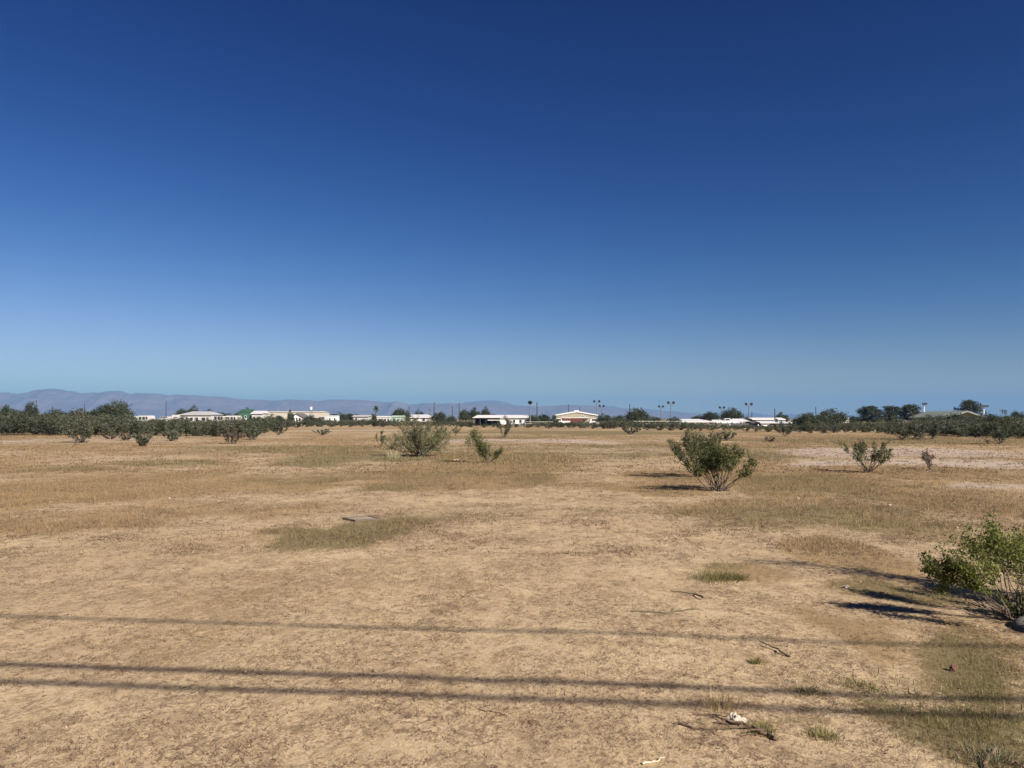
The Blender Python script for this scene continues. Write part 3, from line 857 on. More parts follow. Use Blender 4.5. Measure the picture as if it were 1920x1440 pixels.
# long white roofed building with an open left half
d = 190; x0, x1 = X(885, d), X(994, d); cx = (x0 + x1) / 2; W = (x1 - x0) / 2
rt = empty('barn', (cx, d, 0), 0, 'long low barn with bright white roof, dark open left half and white walled right half', 'barn')
he = Z(783.6, d)
MB().add([(-W, -.5, he), (W, -.5, he), (W, 9.5, he), (-W, 9.5, he), (-W + 1.2, 3.5, Z(778, d)), (W - .6, 3.5, Z(778, d)), (-W + 1.2, 6, Z(778, d)), (W - .6, 6, Z(778, d))],
         [(0, 1, 5, 4), (4, 5, 7, 6), (6, 7, 2, 3), (3, 0, 4, 6), (1, 2, 7, 5), (3, 2, 1, 0)]).build('roof', M_WROOF, rt)
xa = X(937, d) - cx
MB().box(xa, W - .6, 0, 9, -.1, he - .01).build('wall', M_WHITE, rt)
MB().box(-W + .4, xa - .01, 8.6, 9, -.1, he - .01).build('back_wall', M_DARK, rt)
for i in range(5):
    xx = -W + .5 + i * (xa + W - .8) / 4.2
    MB().box(xx, xx + .14, 0, .14, -.1, he - .01).build('post', M_DARK, rt)
for k in (950, 962, 974, 984): window(rt, X(k, d) - cx, X(k + 4, d) - cx, .7, 1.4, 0, greyw)
MB().box(X(915, d) - cx, X(943, d) - cx, -2.6, -.55, 1.28, 1.42).build('awning', M_WHITE, rt)
# gabled tan building
d = 240; x0, x1 = X(1042, d), X(1121, d); cx = (x0 + x1) / 2; W = (x1 - x0) / 2
rt = empty('gabled_hall', (cx, d, 0), 0, 'large tan hall whose low white edged gable faces the field', 'building')
he, ht = Z(777.6, d), Z(771, d)
MB().prism_y([(-W + .2, -.1), (W - .2, -.1), (W - .2, he - .3), (0, ht - .3), (-W + .2, he - .3)], 0, 24).build('wall', tanw, rt)
rf = MB()
for s in (-1, 1):
    pts = [(s * W, he - .32), (0, ht - .3), (0, ht + .05), (s * W, he)]
    rf.prism_y(pts if s > 0 else pts[::-1], -.3, 24.3)
rf.build('roof', M_WROOF, rt)
MB().box(-.7, .7, .5, 4, ht - .1, ht + .22).build('roof_vent', M_WHITE, rt)
MB().box(X(1052, d) - cx, X(1104, d) - cx, -1.6, -.004, Z(783.8, d), Z(783.1, d)).build('awning', M_WHITE, rt)
MB().box(X(1060, d) - cx, X(1070, d) - cx, -.05, -.004, 0, Z(784.6, d)).build('door', M_WHITE, rt)
window(rt, X(1090, d) - cx, X(1095, d) - cx, Z(782, d), Z(780.3, d), 0)
window(rt, X(1108, d) - cx, X(1113, d) - cx, Z(786, d), Z(784, d), 0)
# maroon container and white sign board
d = 205; x0, x1 = X(1036, d), X(1092, d)
rt = empty('shipping_container', ((x0 + x1) / 2, d, 0), 0, 'dark maroon container wall below the tan gabled hall', 'container')
W = (x1 - x0) / 2
MB().box(-W, W, 0, 2.4, 0, Z(785.5, d)).build('body', brick, rt)
rb = MB()
for i in range(26):
    xx = -W + .15 + i * (2 * W - .3) / 26
    rb.box(xx, xx + .10, -.05, -.003, .1, Z(785.5, d) - .1)
rb.build('ribs', brick, rt)
rt = empty('sign_board', (X(1039, d - 2), d - 2, 0), 0, 'pale pink white board left of the maroon container', 'sign')
MB().box(-.5, .5, -.03, .03, Z(789.5, d), Z(786, d)).build('board', mat('pale_board', (.65, .52, .48), .7, .1, 2), rt)
for s in (-.4, .36): MB().box(s, s + .06, .031, .09, -.05, Z(787, d)).build('post', M_STEEL, rt)
# long low white roof (shade) right
d = 185
def shade(pxs, d, zf, zb, depth, label, ym, name='shade_canopy', posts=5, cat='canopy'):
    x0, x1 = X(pxs[0], d), X(pxs[1], d); cx = (x0 + x1) / 2; W = (x1 - x0) / 2
    r_ = empty(name, (cx, d, 0), 0, label, cat)
    sk = pxs[2] if len(pxs) > 2 else 0
    MB().add([(-W, 0, zf), (W, 0, zf), (W - sk, depth, zb), (-W + sk, depth, zb), (-W, 0, zf + .12), (W, 0, zf + .12), (W - sk, depth, zb + .12), (-W + sk, depth, zb + .12)],
             [(3, 2, 1, 0), (4, 5, 6, 7), (0, 1, 5, 4), (1, 2, 6, 5), (2, 3, 7, 6), (3, 0, 4, 7)]).build('roof', ym, r_)
    for i in range(posts):
        xx = -W + .1 + i * (2 * W - .34) / max(posts - 1, 1)
        MB().box(xx, xx + .14, .05, .19, -.1, zf - .003).build('post', M_STEEL, r_)
    for s in (-1, 1):
        xx = s * (W - sk - .3) 
        MB().box(xx - .07, xx + .07, depth - .5, depth - .36, -.1, zb - .12).build('post', M_STEEL, r_)
    return r_
shade((1272, 1340, 1.8), d, Z(791.8, d), Z(786.5, d + 8), 8, 'long low bright white roof left of the pavilion', M_WROOF)
shade((1336, 1366, .8), 160, Z(791.5, 160), Z(788, 164), 4, 'small white carport roof over a parked pickup', M_WROOF, posts=3, cat='carport', name='carport')
# pavilion
d = 165; x0, x1 = X(1364, d), X(1426, d); cx = (x0 + x1) / 2; W = (x1 - x0) / 2
rt = empty('pavilion', (cx, d, 0), 0, 'white roofed open pavilion with a dark gable end turned right', 'pavilion')
xr = X(1404, d) - cx; he, ht = Z(790.3, d), Z(785, d); he2 = Z(792, d)
MB().add([(-W, 0, he), (xr, -1, he), (xr, 4, ht), (-W + 2.2, 4, ht), (-W + 2.2, 5, ht - .1), (xr, 5, ht - .1)], [(0, 1, 2, 3), (3, 2, 5, 4)]).build('roof', M_WROOF, rt)
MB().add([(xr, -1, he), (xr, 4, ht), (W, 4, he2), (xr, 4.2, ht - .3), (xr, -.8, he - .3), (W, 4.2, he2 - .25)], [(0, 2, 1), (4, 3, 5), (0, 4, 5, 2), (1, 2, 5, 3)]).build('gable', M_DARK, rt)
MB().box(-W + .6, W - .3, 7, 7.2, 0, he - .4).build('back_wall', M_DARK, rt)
for xx in (-W + .5, X(1392, d) - cx, W - .5): MB().box(xx, xx + .14, .2, .34, -.1, he2 - .4).build('post', M_WHITE, rt)
house(1410, 1473, 215, 786.2, 783, 'upper of the two long white metal roofs right of the pavilion', M_DARK, M_WROOF, cat='building', name='stable', depth=7, over=.3, wins=[(1440, 1446, 1, 1.4)])
house(1424, 1500, 170, 792.3, 789, 'lower long white roofed building with a white door block right of the pavilion', mat('dim_wall', (.16, .14, .13), .85, .2, 1), lroof, cat='building', name='stable', depth=6, over=.4,
      wins=[(1456, 1464, .35, .75), (1466, 1478, .35, .75)], door=(1427, 1443, .75, M_WHITE))
house(1772, 1846, 150, 782.5, 770, 'low house with a grey green roof and tan gable above the right mesquites', tanw, sageroof, kind='gable', depth=13, over=1.0, wins=[(1800, 1804, 1.4, 2.0), (1818, 1822, 1.4, 2.0)])
# little white roof with chimney
d = 150
shade((1579, 1599), d, Z(797.5, d), Z(796.5, d), 2.6, 'small flat white roof on thin posts below the white chimney', M_WHITE, posts=3)
rt = empty('chimney_stack', (X(1588, 190), 190, 0), 0, 'white stepped chimney between the mesquite group and the pines', 'chimney')
hb = Z(788.5, 190)
MB().box(-.95, .6, 0, .9, 0, hb).build('base', M_WHITE, rt); MB().box(-.1, .42, .1, .7, hb + .002, Z(783.5, 190)).build('shaft', M_WHITE, rt)
MB().box(-.18, .5, .02, .78, Z(783.5, 190) + .002, Z(783, 190) + .05).build('cap', M_WHITE, rt)
# right shed
d = 100
shade((1884, 1960, .5), d, Z(800.5, d), Z(796.5, d + 5), 5, 'grey roofed open shed behind the white pipe fence at the right edge', sageroof, posts=5, name='open_shed', cat='shed')
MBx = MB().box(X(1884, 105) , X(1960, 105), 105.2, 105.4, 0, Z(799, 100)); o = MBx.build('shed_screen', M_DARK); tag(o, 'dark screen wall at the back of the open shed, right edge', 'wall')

# fences ------------------------------------------------------------------------------
def fence(px0, px1, d0, d1, h, label, n, m, rails=2, r=.03):
    x0, x1 = X(px0, d0), X(px1, d1)
    rt = empty('pipe_fence', (x0, d0, 0), 0, label, 'fence')
    for k in range(n):
        t = k / (n - 1)
        x, y = (x1 - x0) * t, (d1 - d0) * t
        MB().tube([(x, y, -.1), (x, y, h)], [r, r], 6).build('post', m, rt)
    for j in range(rails):
        z = h - j * h * .42 - r
        MB().tube([(0, -r * 2.1, z), (x1 - x0, d1 - d0 - r * 2.1, z)], [r, r], 6).build('rail', m, rt)
fence(1874, 1990, 78, 74, 1.35, 'white pipe fence in front of the open shed at the right edge', 8, M_WHITE, 2, .035)
fence(1182, 1275, 150, 152, 1.25, 'pale rail fence left of the long low white roof', 9, mat('pale_pipe', (.5, .48, .42), .7, .1, 2), 2, .05)
fence(985, 1036, 185, 185, 1.0, 'pale rail fence between the long barn and the maroon container', 6, mat('pale_pipe', (.5, .48, .42)), 2, .05)
fence(1690, 1745, 130, 128, 1.35, 'thin pale fence behind the round bush, right of the pines', 6, mat('pale_pipe', (.5, .48, .42)), 1, .035)

# poles -------------------------------------------------------------------------------
def upole(px, topy, d, label, arm=0, r=.13):
    h = Z(topy, d)
    rt = empty('utility_pole', (X(px, d), d, 0), 0, label, 'pole', None)
    MB().tube([(0, 0, -.2), (0, 0, h)], [r * 1.2, r * .85], 8).build('pole', M_POLE, rt)
    if arm:
        MB().box(-arm, arm, -.2, -.06 - r, h - .7, h - .55).build('crossarm', M_POLE, rt)
        for s in (-arm * .85, 0, arm * .85):
            MB().tube([(s, -.16, h - .549), (s, -.16, h - .38)], [.06, .04], 6).build('insulator', M_STEEL, rt)
    else:
        MB().tube([(0, -r * 1.6, h - 1.1), (0, -r * 1.6, h - .75)], [.07, .07], 6).build('insulator', M_STEEL, rt)
for (px, ty, d, lab, arm) in [
    (67, 750, 200, 'utility pole beside the narrow tree near the left edge', 0),
    (98, 762, 230, 'short thin pole behind the scrub left of the big twin trees', 0),
    (158, 757, 240, 'thin pole just left of the big twin trees', 0),
    (311, 752, 260, 'lone pole over the white trailers between twin trees and grey house', 0),
    (767, 762, 230, 'utility pole right of the dense dark rounded tree', 0),
    (814, 754, 215, 'utility pole above the wide rounded bush', 0),
    (848, 761, 260, 'thin far pole left of the white roof clump', 0),
    (861, 756, 225, 'taller pole touching the clump behind the long barn', 0),
    (1007, 754, 190, 'thick pole right of the lamp pole by the long barn', 0),
    (1066, 758, 260, 'pole above the left slope of the tan hall', 0),
    (1087, 763, 280, 'short pole above the right slope of the tan hall', 0),
    (1181, 758, 210, 'pole in the big bushy olive tree right of the hall', 0),
    (1394, 775, 230, 'short post between dark domed tree and pavilion floodlight', 0),
    (1410, 772, 230, 'short post right of the pavilion floodlight', 0),
    (1453, 766, 190, 'thick square topped post left of the tree behind the white roofs', 0),
    (1530, 763, 220, 'thin pole rising from the mesquite group', 0),
    (1849, 771, 160, 'short post right of the low gabled roof', 0)]:
    upole(px, ty, d, lab, arm)
def floodlight(px, topy, d, label, half, n=2, m=M_STEEL, lampm=None, flat=False, drop=0):
    h = Z(topy + 2, d)
    rt = empty('floodlight_pole', (X(px, d), d, 0), 0, label, 'floodlight')
    MB().tube([(0, 0, -.2), (0, 0, h)], [.14, .10], 8).build('pole', m, rt)
    W = half / FPX * d
    if flat:
        MB().box(-W, W, -.26, -.12, h - .1, h + .06).build('crossarm', m, rt)
        for i in range(n):
            s = -W + (i + .5) * 2 * W / n
            MB().box(s - .22, s + .22, -.5, -.27, h - .25, h + .22).build('lamp', M_LAMP, rt)
    else:
        MB().tube([(-W, 0, h + .05), (-W * .4, 0, h - .35), (W * .4, 0, h - .35), (W, 0, h + .05)], [.07] * 4, 6).build('crossarm', m, rt)
        for s in (-W, W):
            MB().tube([(s, .2, h + .42), (s, .05, h + .32), (s, -.3, h + .1)], [.12, .34, .40], 8).build('lamp', M_LAMP, rt)
floodlight(994, 754, 185, 'single head lamp pole at the right end of the long barn', 1.2, 2)
floodlight(1119, 751.5, 250, 'taller floodlight of the pair over the tan hall eave', 4.6)
floodlight(1128, 760, 270, 'shorter floodlight of the pair right of the tan hall', 3.6)
floodlight(1239.5, 761, 270, 'shorter floodlight left of the tall one above the pale rail fence', 3.6)
floodlight(1258, 754, 230, 'tall floodlight above the pale rail fence', 4.8)
floodlight(1353.5, 763, 260, 'floodlight left of the dark domed tree', 3.8)
floodlight(1404, 757, 220, 'tall floodlight behind the pavilion', 5)
floodlight(1733, 755, 180, 'white pole with a short flat bar of lamps right of the pines', 4, 3, M_WHITE, None, True)
floodlight(1845, 759.5, 170, 'white pole with a wide double bar of lamps right of the low gabled roof', 7, 4, M_WHITE, None, True)
# windmill-like small tower above the warehouse
d = 300
rt = empty('water_tower', (X(583, d), d, 0), 0, 'tiny white tank on a thin stand above the right end of the cream warehouse', 'tower')
MB().tube([(0, 0, Z(768, d)), (0, 0, Z(763, d))], [.45, .45], 10).build('tank', M_WHITE, rt)
for sx, sy in ((-.4, -.4), (.4, -.4), (.4, .4), (-.4, .4)):
    MB().tube([(sx * 1.3, sy * 1.3, -.1), (sx, sy, Z(768, d) + .0)], [.06, .06], 6).build('leg', M_STEEL, rt)

# vehicles ----------------------------------------------------------------------------
def wheels(rt, xs, w, r=.38):
    for x in xs:
        for y in (-.02, w - .2):
            t = MB().tube([(x, y, r), (x, y + .22, r)], [r, r], 12).build('wheel', M_RUB, rt)
            MB().tube([(x, y - .012, r), (x, y + .0, r)], [r * .5, r * .5], 8).build('rim', M_STEEL, t)
def camper(px, d, L_, h, label, flip=1, name='motorhome', cat='motorhome', cab=True):
    rt = empty(name, (X(px, d), d, 0), 0, label, cat)
    if cab:
        pts = [(-L_ / 2, .5), (L_ * .28, .5), (L_ * .5, .55), (L_ * .5, 1.15), (L_ * .36, 1.35), (L_ * .30, 1.95), (L_ * .44, 2.1), (L_ * .44, h - .2), (L_ * .40, h), (-L_ / 2, h)]
    else:
        pts = [(-L_ / 2, .55), (L_ / 2, .55), (L_ / 2, h - .5), (L_ * .42, h), (-L_ * .45, h), (-L_ / 2, h - .3)]
    if flip < 0: pts = [(-a, b) for a, b in pts][::-1]
    MB().prism_y(pts, 0, 2.4).build('body', M_OFFW, rt)
    for a, b in ((-.40, -.24), (-.14, .02), (.10, .20)):
        window(rt, min(a * flip, b * flip) * L_, max(a * flip, b * flip) * L_, 1.5, 2.2, 0, M_STEEL)
    wheels(rt, (-.30 * L_ * flip, .33 * L_ * flip) if cab else (-.08 * L_, .08 * L_), 2.4)
    return rt
def pickup(px, d, label, m, flip=1, rz=0, suv=False, base=0):
    rt = empty('parked_car' if suv else 'pickup_truck', (X(px, d), d, base), rz, label, 'car' if suv else 'pickup')
    if suv: pts = [(-2.3, .4), (2.25, .4), (2.3, .95), (1.3, 1.1), (.7, 1.7), (-1.9, 1.72), (-2.25, 1.05)]
    else: pts = [(-2.7, .45), (2.6, .45), (2.65, 1.0), (1.6, 1.12), (1.0, 1.75), (-.35, 1.78), (-.5, 1.12), (-2.7, 1.1)]
    if flip < 0: pts = [(-a, b) for a, b in pts][::-1]
    MB().prism_y(pts, 0, 1.85).build('body', m, rt)
    wp = [(-.3, 1.18), (1.1, 1.18), (.85, 1.62), (-.25, 1.65)] if not suv else [(-1.8, 1.12), (1.0, 1.12), (.6, 1.6), (-1.7, 1.62)]
    if flip < 0: wp = [(-a, b) for a, b in wp][::-1]
    MB().prism_y(wp, -.02, -.003).build('window', M_GLASS, rt)
    wheels(rt, (-1.6, 1.6), 1.85, .37)
camper(412, 190, 7.2 * .45, 2.35, 'white motorhome with a dark cab window in the left scrub', 1)
camper(250, 230, 2.6, 2.4, 'white trailer nearest the big twin trees on their right', 1, 'trailer', 'trailer', False)
camper(271, 225, 4.0, 2.6, 'larger white trailer behind the scrub right of the twin trees', 1, 'trailer', 'trailer', False)
camper(309, 215, 2.8, 2.3, 'rounded white trailer under the lone pole', 1, 'trailer', 'trailer', False)
camper(329, 260, 2.6, 3.0, 'small white trailer at the left end of the long grey house', 1, 'trailer', 'trailer', False)
camper(38, 190, 3.5, 2.9, 'white trailer seen between scrub tops at the left edge', 1, 'trailer', 'trailer', False)
camper(8, 190, 3.4, 2.6, 'white trailer cut by the left edge of the picture', 1, 'trailer', 'trailer', False)
camper(75, 185, 2.8, 2.8, 'narrow white trailer below the utility pole on the left', 1, 'trailer', 'trailer', False)
camper(436, 255, 4.5, 2.7, 'long low white trailer between the motorhome and the green shed', 1, 'trailer', 'trailer', False)
camper(605, 250, 2.6, 2.4, 'tiny white trailer right of the cream warehouse end', 1, 'trailer', 'trailer', False)
pickup(1362, 215, 'white pickup seen below the small carport roof', M_WHITE, 1)
pickup(1379, 225, 'pale grey car just right of the carport', mat('silver_paint', (.5, .52, .55), .35, .05, 1), 1, 0, True)
pickup(1050, 200, 'white pickup in front of the maroon container', M_WHITE, -1)
pickup(1122, 200, 'white car right of the tan hall eave', M_WHITE, 1, 0, True)
pickup(476, 180, 'white car low in the scrub below the green shed', M_WHITE, 1, 0, True)
# left grey boundary wall
o = MB().box(X(302, 205), X(331, 205), 205, 205.2, -.05, Z(783.5, 205)).build('boundary_wall', greyw); tag(o, 'low grey block wall under the rounded white trailer', 'wall')

# ------------------------------------------------------------------ overhead cables behind the camera: only their shadows fall in the picture
te = math.tan(SUN_EL)
def cable(pxa, pya, pxb, pyb, H, r, label):
    (xa, ya), (xb, yb) = gnd(pxa, pya), gnd(pxb, pyb)
    k = (yb - ya) / (xb - xa)
    off = H / te
    pts = []
    x_l, x_r = -27.0 - SHX * off * 0, 27.0
    for i in range(61):
        x = x_l + (x_r - x_l) * i / 60
        xs = x + SHX * off
        ys = ya + k * (xs - xa)
        sag = .35 * (1 - ((x) / 27.0) ** 2)
        pts.append((x, ys - SHY * off, H + .30 - sag))
    o = MB().tube(pts, [r] * len(pts), 8).build('overhead_cable', M_RUB)
    tag(o, label, 'cable')
    return pts[0], pts[-1]
e1 = cable(0, 1154, 1690, 1208, 7.2, .019, 'highest overhead cable behind the viewer, casting the farthest thin shadow line')
e2 = cable(0, 1243, 1500, 1294, 6.2, .028, 'thick overhead cable behind the viewer, casting the upper of the two close shadow lines')
e3 = cable(0, 1276, 1500, 1325, 6.0, .025, 'lower overhead cable behind the viewer, casting the nearest shadow line')
for side in (0, 1):
    ys = [e1[side][1], e2[side][1], e3[side][1]]
    x = e1[side][0] + (-.4 if side == 0 else .4)
    rt = empty('utility_pole', (x, ys[1], 0), 0, 'wooden pole carrying the overhead cables, standing ' + ('left' if side == 0 else 'right') + ' of and behind the viewer', 'pole')
    MB().tube([(0, 0, -.3), (0, 0, 8.2)], [.17, .12], 10).build('pole', M_POLE, rt)
    MB().box(-.06, .06, min(ys) - ys[1] - .3, max(ys) - ys[1] + .3, 6.9, 7.05).build('crossarm', M_POLE, rt)

# ------------------------------------------------------------------ ground cover
def blades(P, L_, Wd, lean, r, seg=2, az=None):
    """P base points (n,3), L_ length, Wd width, lean tilt in radians: curved tapering blades"""
    n = len(P)
    a = r.uniform(0, 2 * math.pi, n) if az is None else az
    hd = np.stack([np.cos(a), np.sin(a), np.zeros(n)], 1)
    # width vector random about the vertical so that blades turn every way
    b = r.uniform(0, 2 * math.pi, n); wv = np.stack([np.cos(b), np.sin(b), np.zeros(n)], 1) * (Wd * .5)[:, None]
    up = np.array([0, 0, 1.0])
    s, c = np.sin(lean)[:, None], np.cos(lean)[:, None]
    if seg == 1:
        tip = P + (hd * s + up * c) * L_[:, None]
        V = np.stack([P - wv, P + wv, tip], 1).reshape(-1, 3)
        F = np.arange(3 * n).reshape(-1, 3)
        return V, F, 3
    l2 = np.minimum(lean + .5, 1.5)
    mid = P + (hd * s + up * c) * (L_ * .55)[:, None]
    s2, c2 = np.sin(l2)[:, None], np.cos(l2)[:, None]
    tip = mid + (hd * s2 + up * c2) * (L_ * .45)[:, None]
    V = np.stack([P - wv, P + wv, mid - wv * .7, mid + wv * .7, tip], 1).reshape(-1, 3)
    o = (np.arange(n) * 5)[:, None]
    F = np.concatenate([o + np.array([0, 1, 3]), o + np.array([0, 3, 2]), o + np.array([2, 3, 4])])
    return V, F, 5
def wedge(n, d0, d1, r, power=1.0, half=.80):
    u = r.uniform(0, 1, n)
    if power == 0: y = d0 * (d1 / d0) ** u
    else: y = (d0 ** power + u * (d1 ** power - d0 ** power)) ** (1 / power)
    x = r.uniform(-half, half, n) * y
    return x, y
class Cover:
    def __init__(s): s.V = []; s.F = []; s.T = []; s.n = 0
    def add(s, V, F, k, tint):
        s.V.append(V); s.F.append(F + s.n); s.T.append(np.repeat(tint, k, 0)); s.n += len(V)
    def build(s, name, m, label, cat):
        o = link(mesh_np(name, np.concatenate(s.V), np.concatenate(s.F), np.concatenate(s.T)), name, None, m)
        return tag(o, label, cat, None, 'stuff')
rc = np.random.default_rng(99)
def tintv(n, lo, hi, y=.1):
    b = rc.uniform(lo, hi, n); q = rc.uniform(-y, y, n)
    return np.stack([b * (1 + q), b, b * (1 - q)], 1)
def tufts(x, y, nb, spread, L0, L1, W0, lean0, lean1, seg):
    n = len(x)
    X_ = np.repeat(x, nb) + rc.normal(size=n * nb) * np.repeat(spread, nb)
    Y_ = np.repeat(y, nb) + rc.normal(size=n * nb) * np.repeat(spread, nb)
    P = np.stack([X_, Y_, ground_h(X_, Y_) - .002], 1)
    Ls = np.repeat(rc.uniform(.6, 1.25, n), nb) * rc.uniform(L0, L1, n * nb)
    return blades(P, Ls, W0 * rc.uniform(.6, 1.4, n * nb) * (1 + 0 * P[:, 0]), rc.uniform(lean0, lean1, n * nb), rc, seg)

weeds = Cover(); dry = Cover(); green = Cover()
# brown dead weed mats, flat wiry clumps (near, middle)
for (n, d0, d1, nb, L0, L1, W0, sp, seg) in [(34000, 2.6, 9.5, 8, .014, .045, .0042, .014, 1), (60000, 9.5, 24, 6, .02, .07, .009, .03, 1), (36000, 24, 80, 5, .05, .12, .03, .10, 1)]:
    x, y = wedge(n, d0, d1, rc, .7)
    dr, gr, gv, vg = patches(x, y)
    clump = fbm(x * 1.4, y * 1.1, 91, 4)
    keep = rc.uniform(0, 1, n) < sstep(.40, .64, clump) * .85 + .08 + .3 * np.clip(dr, 0, 1)
    x, y = x[keep], y[keep]
    s = sp * rc.uniform(.4, 1.8, len(x))
    V, F, k = tufts(x, y, nb, s, L0, L1, W0, .75, 1.5, seg)
    weeds.add(V, F, k, tintv(len(V) // k, .5, 2.0))
weeds.build('dead_weeds', M_WEED, 'brown dead weeds littering the sand over the whole lot', 'weeds')
# dry golden grass
for (n, d0, d1, nb, L0, L1, W0, sp, seg) in [(7000, 2.6, 10, 8, .02, .07, .0022, .02, 2), (60000, 10, 28, 5, .04, .12, .0055, .06, 1), (36000, 28, 85, 4, .06, .18, .02, .2, 1)]:
    x, y = wedge(n, d0, d1, rc, .8)
    dr, gr, gv, vg = patches(x, y)
    keep = rc.uniform(0, 1, n) < np.clip(dr - .18 - .5 * gv, 0, 1) * (.35 + .9 * sstep(.4, .65, fbm(x * 1.1, y * .8, 95, 4)))
    x, y = x[keep], y[keep]
    V, F, k = tufts(x, y, nb, sp * rc.uniform(.4, 1.6, len(x)), L0, L1, W0, .05, .7, seg)
    dry.add(V, F, k, tintv(len(V) // k, .6, 1.35))
dry.build('dry_grass', M_GDRY, 'golden brown dry grass growing in patches across the lot', 'grass')
# green grass
for (n, d0, d1, nb, L0, L1, W0, sp, seg) in [(42000, 2.8, 9.5, 8, .015, .075, .0030, .05, 1), (36000, 9.5, 28, 6, .03, .09, .006, .05, 1), (24000, 28, 85, 4, .06, .16, .02, .2, 1)]:
    x, y = wedge(n, d0, d1, rc, .8)
    dr, gr, gv, vg = patches(x, y)
    keep = rc.uniform(0, 1, n) < np.clip(gr - .12, 0, 1) * (.22 + .9 * sstep(.42, .62, fbm(x * 1.5, y * 1.2, 96, 4)))
    x, y = x[keep], y[keep]
    V, F, k = tufts(x, y, nb, sp * rc.uniform(.4, 1.6, len(x)), L0, L1, W0, .1, 1.1, seg)
    green.add(V, F, k, tintv(len(V) // k, .6, 1.4))
green.build('green_grass', M_GGRN, 'olive green grass patches, thickest in the lower right', 'grass')
# pebbles
n = 26000
x, y = wedge(n, 2.6, 16, rc, .6)
s = rc.lognormal(-6.0, .45, n) * np.clip(y / 6, .8, 2.2)
P = np.stack([x, y, ground_h(x, y) + s * .25], 1)
O = np.array([(1, 0, 0), (0, 1, 0), (-1, 0, 0), (0, -1, 0), (0, 0, .7), (0, 0, -.7)], float)
J = rc.uniform(.6, 1.3, (n, 6, 1)); a = rc.uniform(0, 6.28, n)
Ro = np.stack([O[None, :, 0] * np.cos(a)[:, None] - O[None, :, 1] * np.sin(a)[:, None], O[None, :, 0] * np.sin(a)[:, None] + O[None, :, 1] * np.cos(a)[:, None], np.tile(O[:, 2], (n, 1))], 2)
V = (P[:, None, :] + Ro * J * s[:, None, None]).reshape(-1, 3)
fo = np.array([(0, 1, 4), (1, 2, 4), (2, 3, 4), (3, 0, 4), (1, 0, 5), (2, 1, 5), (3, 2, 5), (0, 3, 5)])
F = ((np.arange(n) * 6)[:, None, None] + fo[None]).reshape(-1, 3)
gvl = link(mesh_np('gravel', V, F, np.repeat(tintv(n, .55, 1.5, .08), 6, 0)), 'gravel', None, leafmat('pebble', (.36, .27, .19), 0.0, .9))
tag(gvl, 'small pebbles scattered over the near sand', 'gravel', None, 'stuff')

# ------------------------------------------------------------------ single things on the near ground
def grass_clump(px, py, nb, R_, L0, L1, m, label, name='grass_clump', W=.005, seed=1, lean=.8, el=1.0):
    r = np.random.default_rng(seed); x, y = gnd(px, py)
    P = np.stack([r.normal(size=nb) * R_, r.normal(size=nb) * R_ * el, np.zeros(nb)], 1)
    P[:, 2] = ground_h(P[:, 0] + x, P[:, 1] + y) - float(ground_h(x, y)) - .004
    out = np.arctan2(P[:, 1], P[:, 0]) + r.normal(size=nb) * .7
    V, F, k = blades(P, r.uniform(L0, L1, nb), np.full(nb, W) * r.uniform(.6, 1.4, nb), r.uniform(0, lean, nb), r, 2, out)
    b = r.uniform(.6, 1.4, nb)
    o = link(mesh_np(name, V, F, np.repeat(b[:, None] * np.ones(3), k, 0)), name, None, m)
    o.location = (x, y, float(ground_h(x, y)))
    tag(o, label, 'grass')
grass_clump(1340, 1090, 700, .10, .03, .12, M_GGRN, 'round green grass clump alone in the middle distance sand', seed=2)
grass_clump(1378, 1090, 420, .07, .04, .10, M_GGRN, 'low trailing green clump touching the right of the round one', seed=3)
grass_clump(738, 858, 120, .14, .2, .5, leafmat('pale_straw', (.40, .35, .22), .3), 'tall pale straw tuft in front of the wide rounded bush', W=.016, seed=4, lean=.45)
grass_clump(735, 859, 420, .55, .06, .16, leafmat('pale_green', (.22, .21, .12), .3), 'low pale green mat around the tall straw tuft', W=.02, seed=5)
grass_clump(1608, 1280, 220, .06, .02, .07, M_GGRN, 'small green tuft above the upper close shadow line, left of the big grass area', seed=6)
grass_clump(1726, 1300, 330, .22, .02, .07, M_GGRN, 'dense tall green tuft crossed by the upper close shadow line', seed=7)
grass_clump(1870, 1345, 420, .28, .02, .07, M_GGRN, 'largest dark green grass tuft near the right edge', seed=8)
grass_clump(1518, 1296, 140, .035, .02, .06, M_GGRN, 'short green tuft at the right end of the bare sand, on the upper shadow line', seed=9)
grass_clump(1430, 1368, 260, .04, .02, .07, M_GGRN, 'tiny green tuft right of the white scrap', seed=10)
grass_clump(1352, 1330, 160, .05, .05, .14, M_GDRY, 'wispy straw tuft standing on the nearest shadow line', seed=12, W=.003)
grass_clump(1862, 1420, 260, .06, .03, .09, leafmat('pale_green', (.26, .26, .12)), 'yellow green sprout near the bottom right corner', seed=13)
grass_clump(1545, 1375, 240, .04, .02, .06, M_GGRN, 'short tuft below the nearest shadow line, right of the broken branch', seed=14)
grass_clump(1416, 1243, 140, .015, .03, .06, M_GGRN, 'tiny tuft left of the thin straight stick', seed=15)

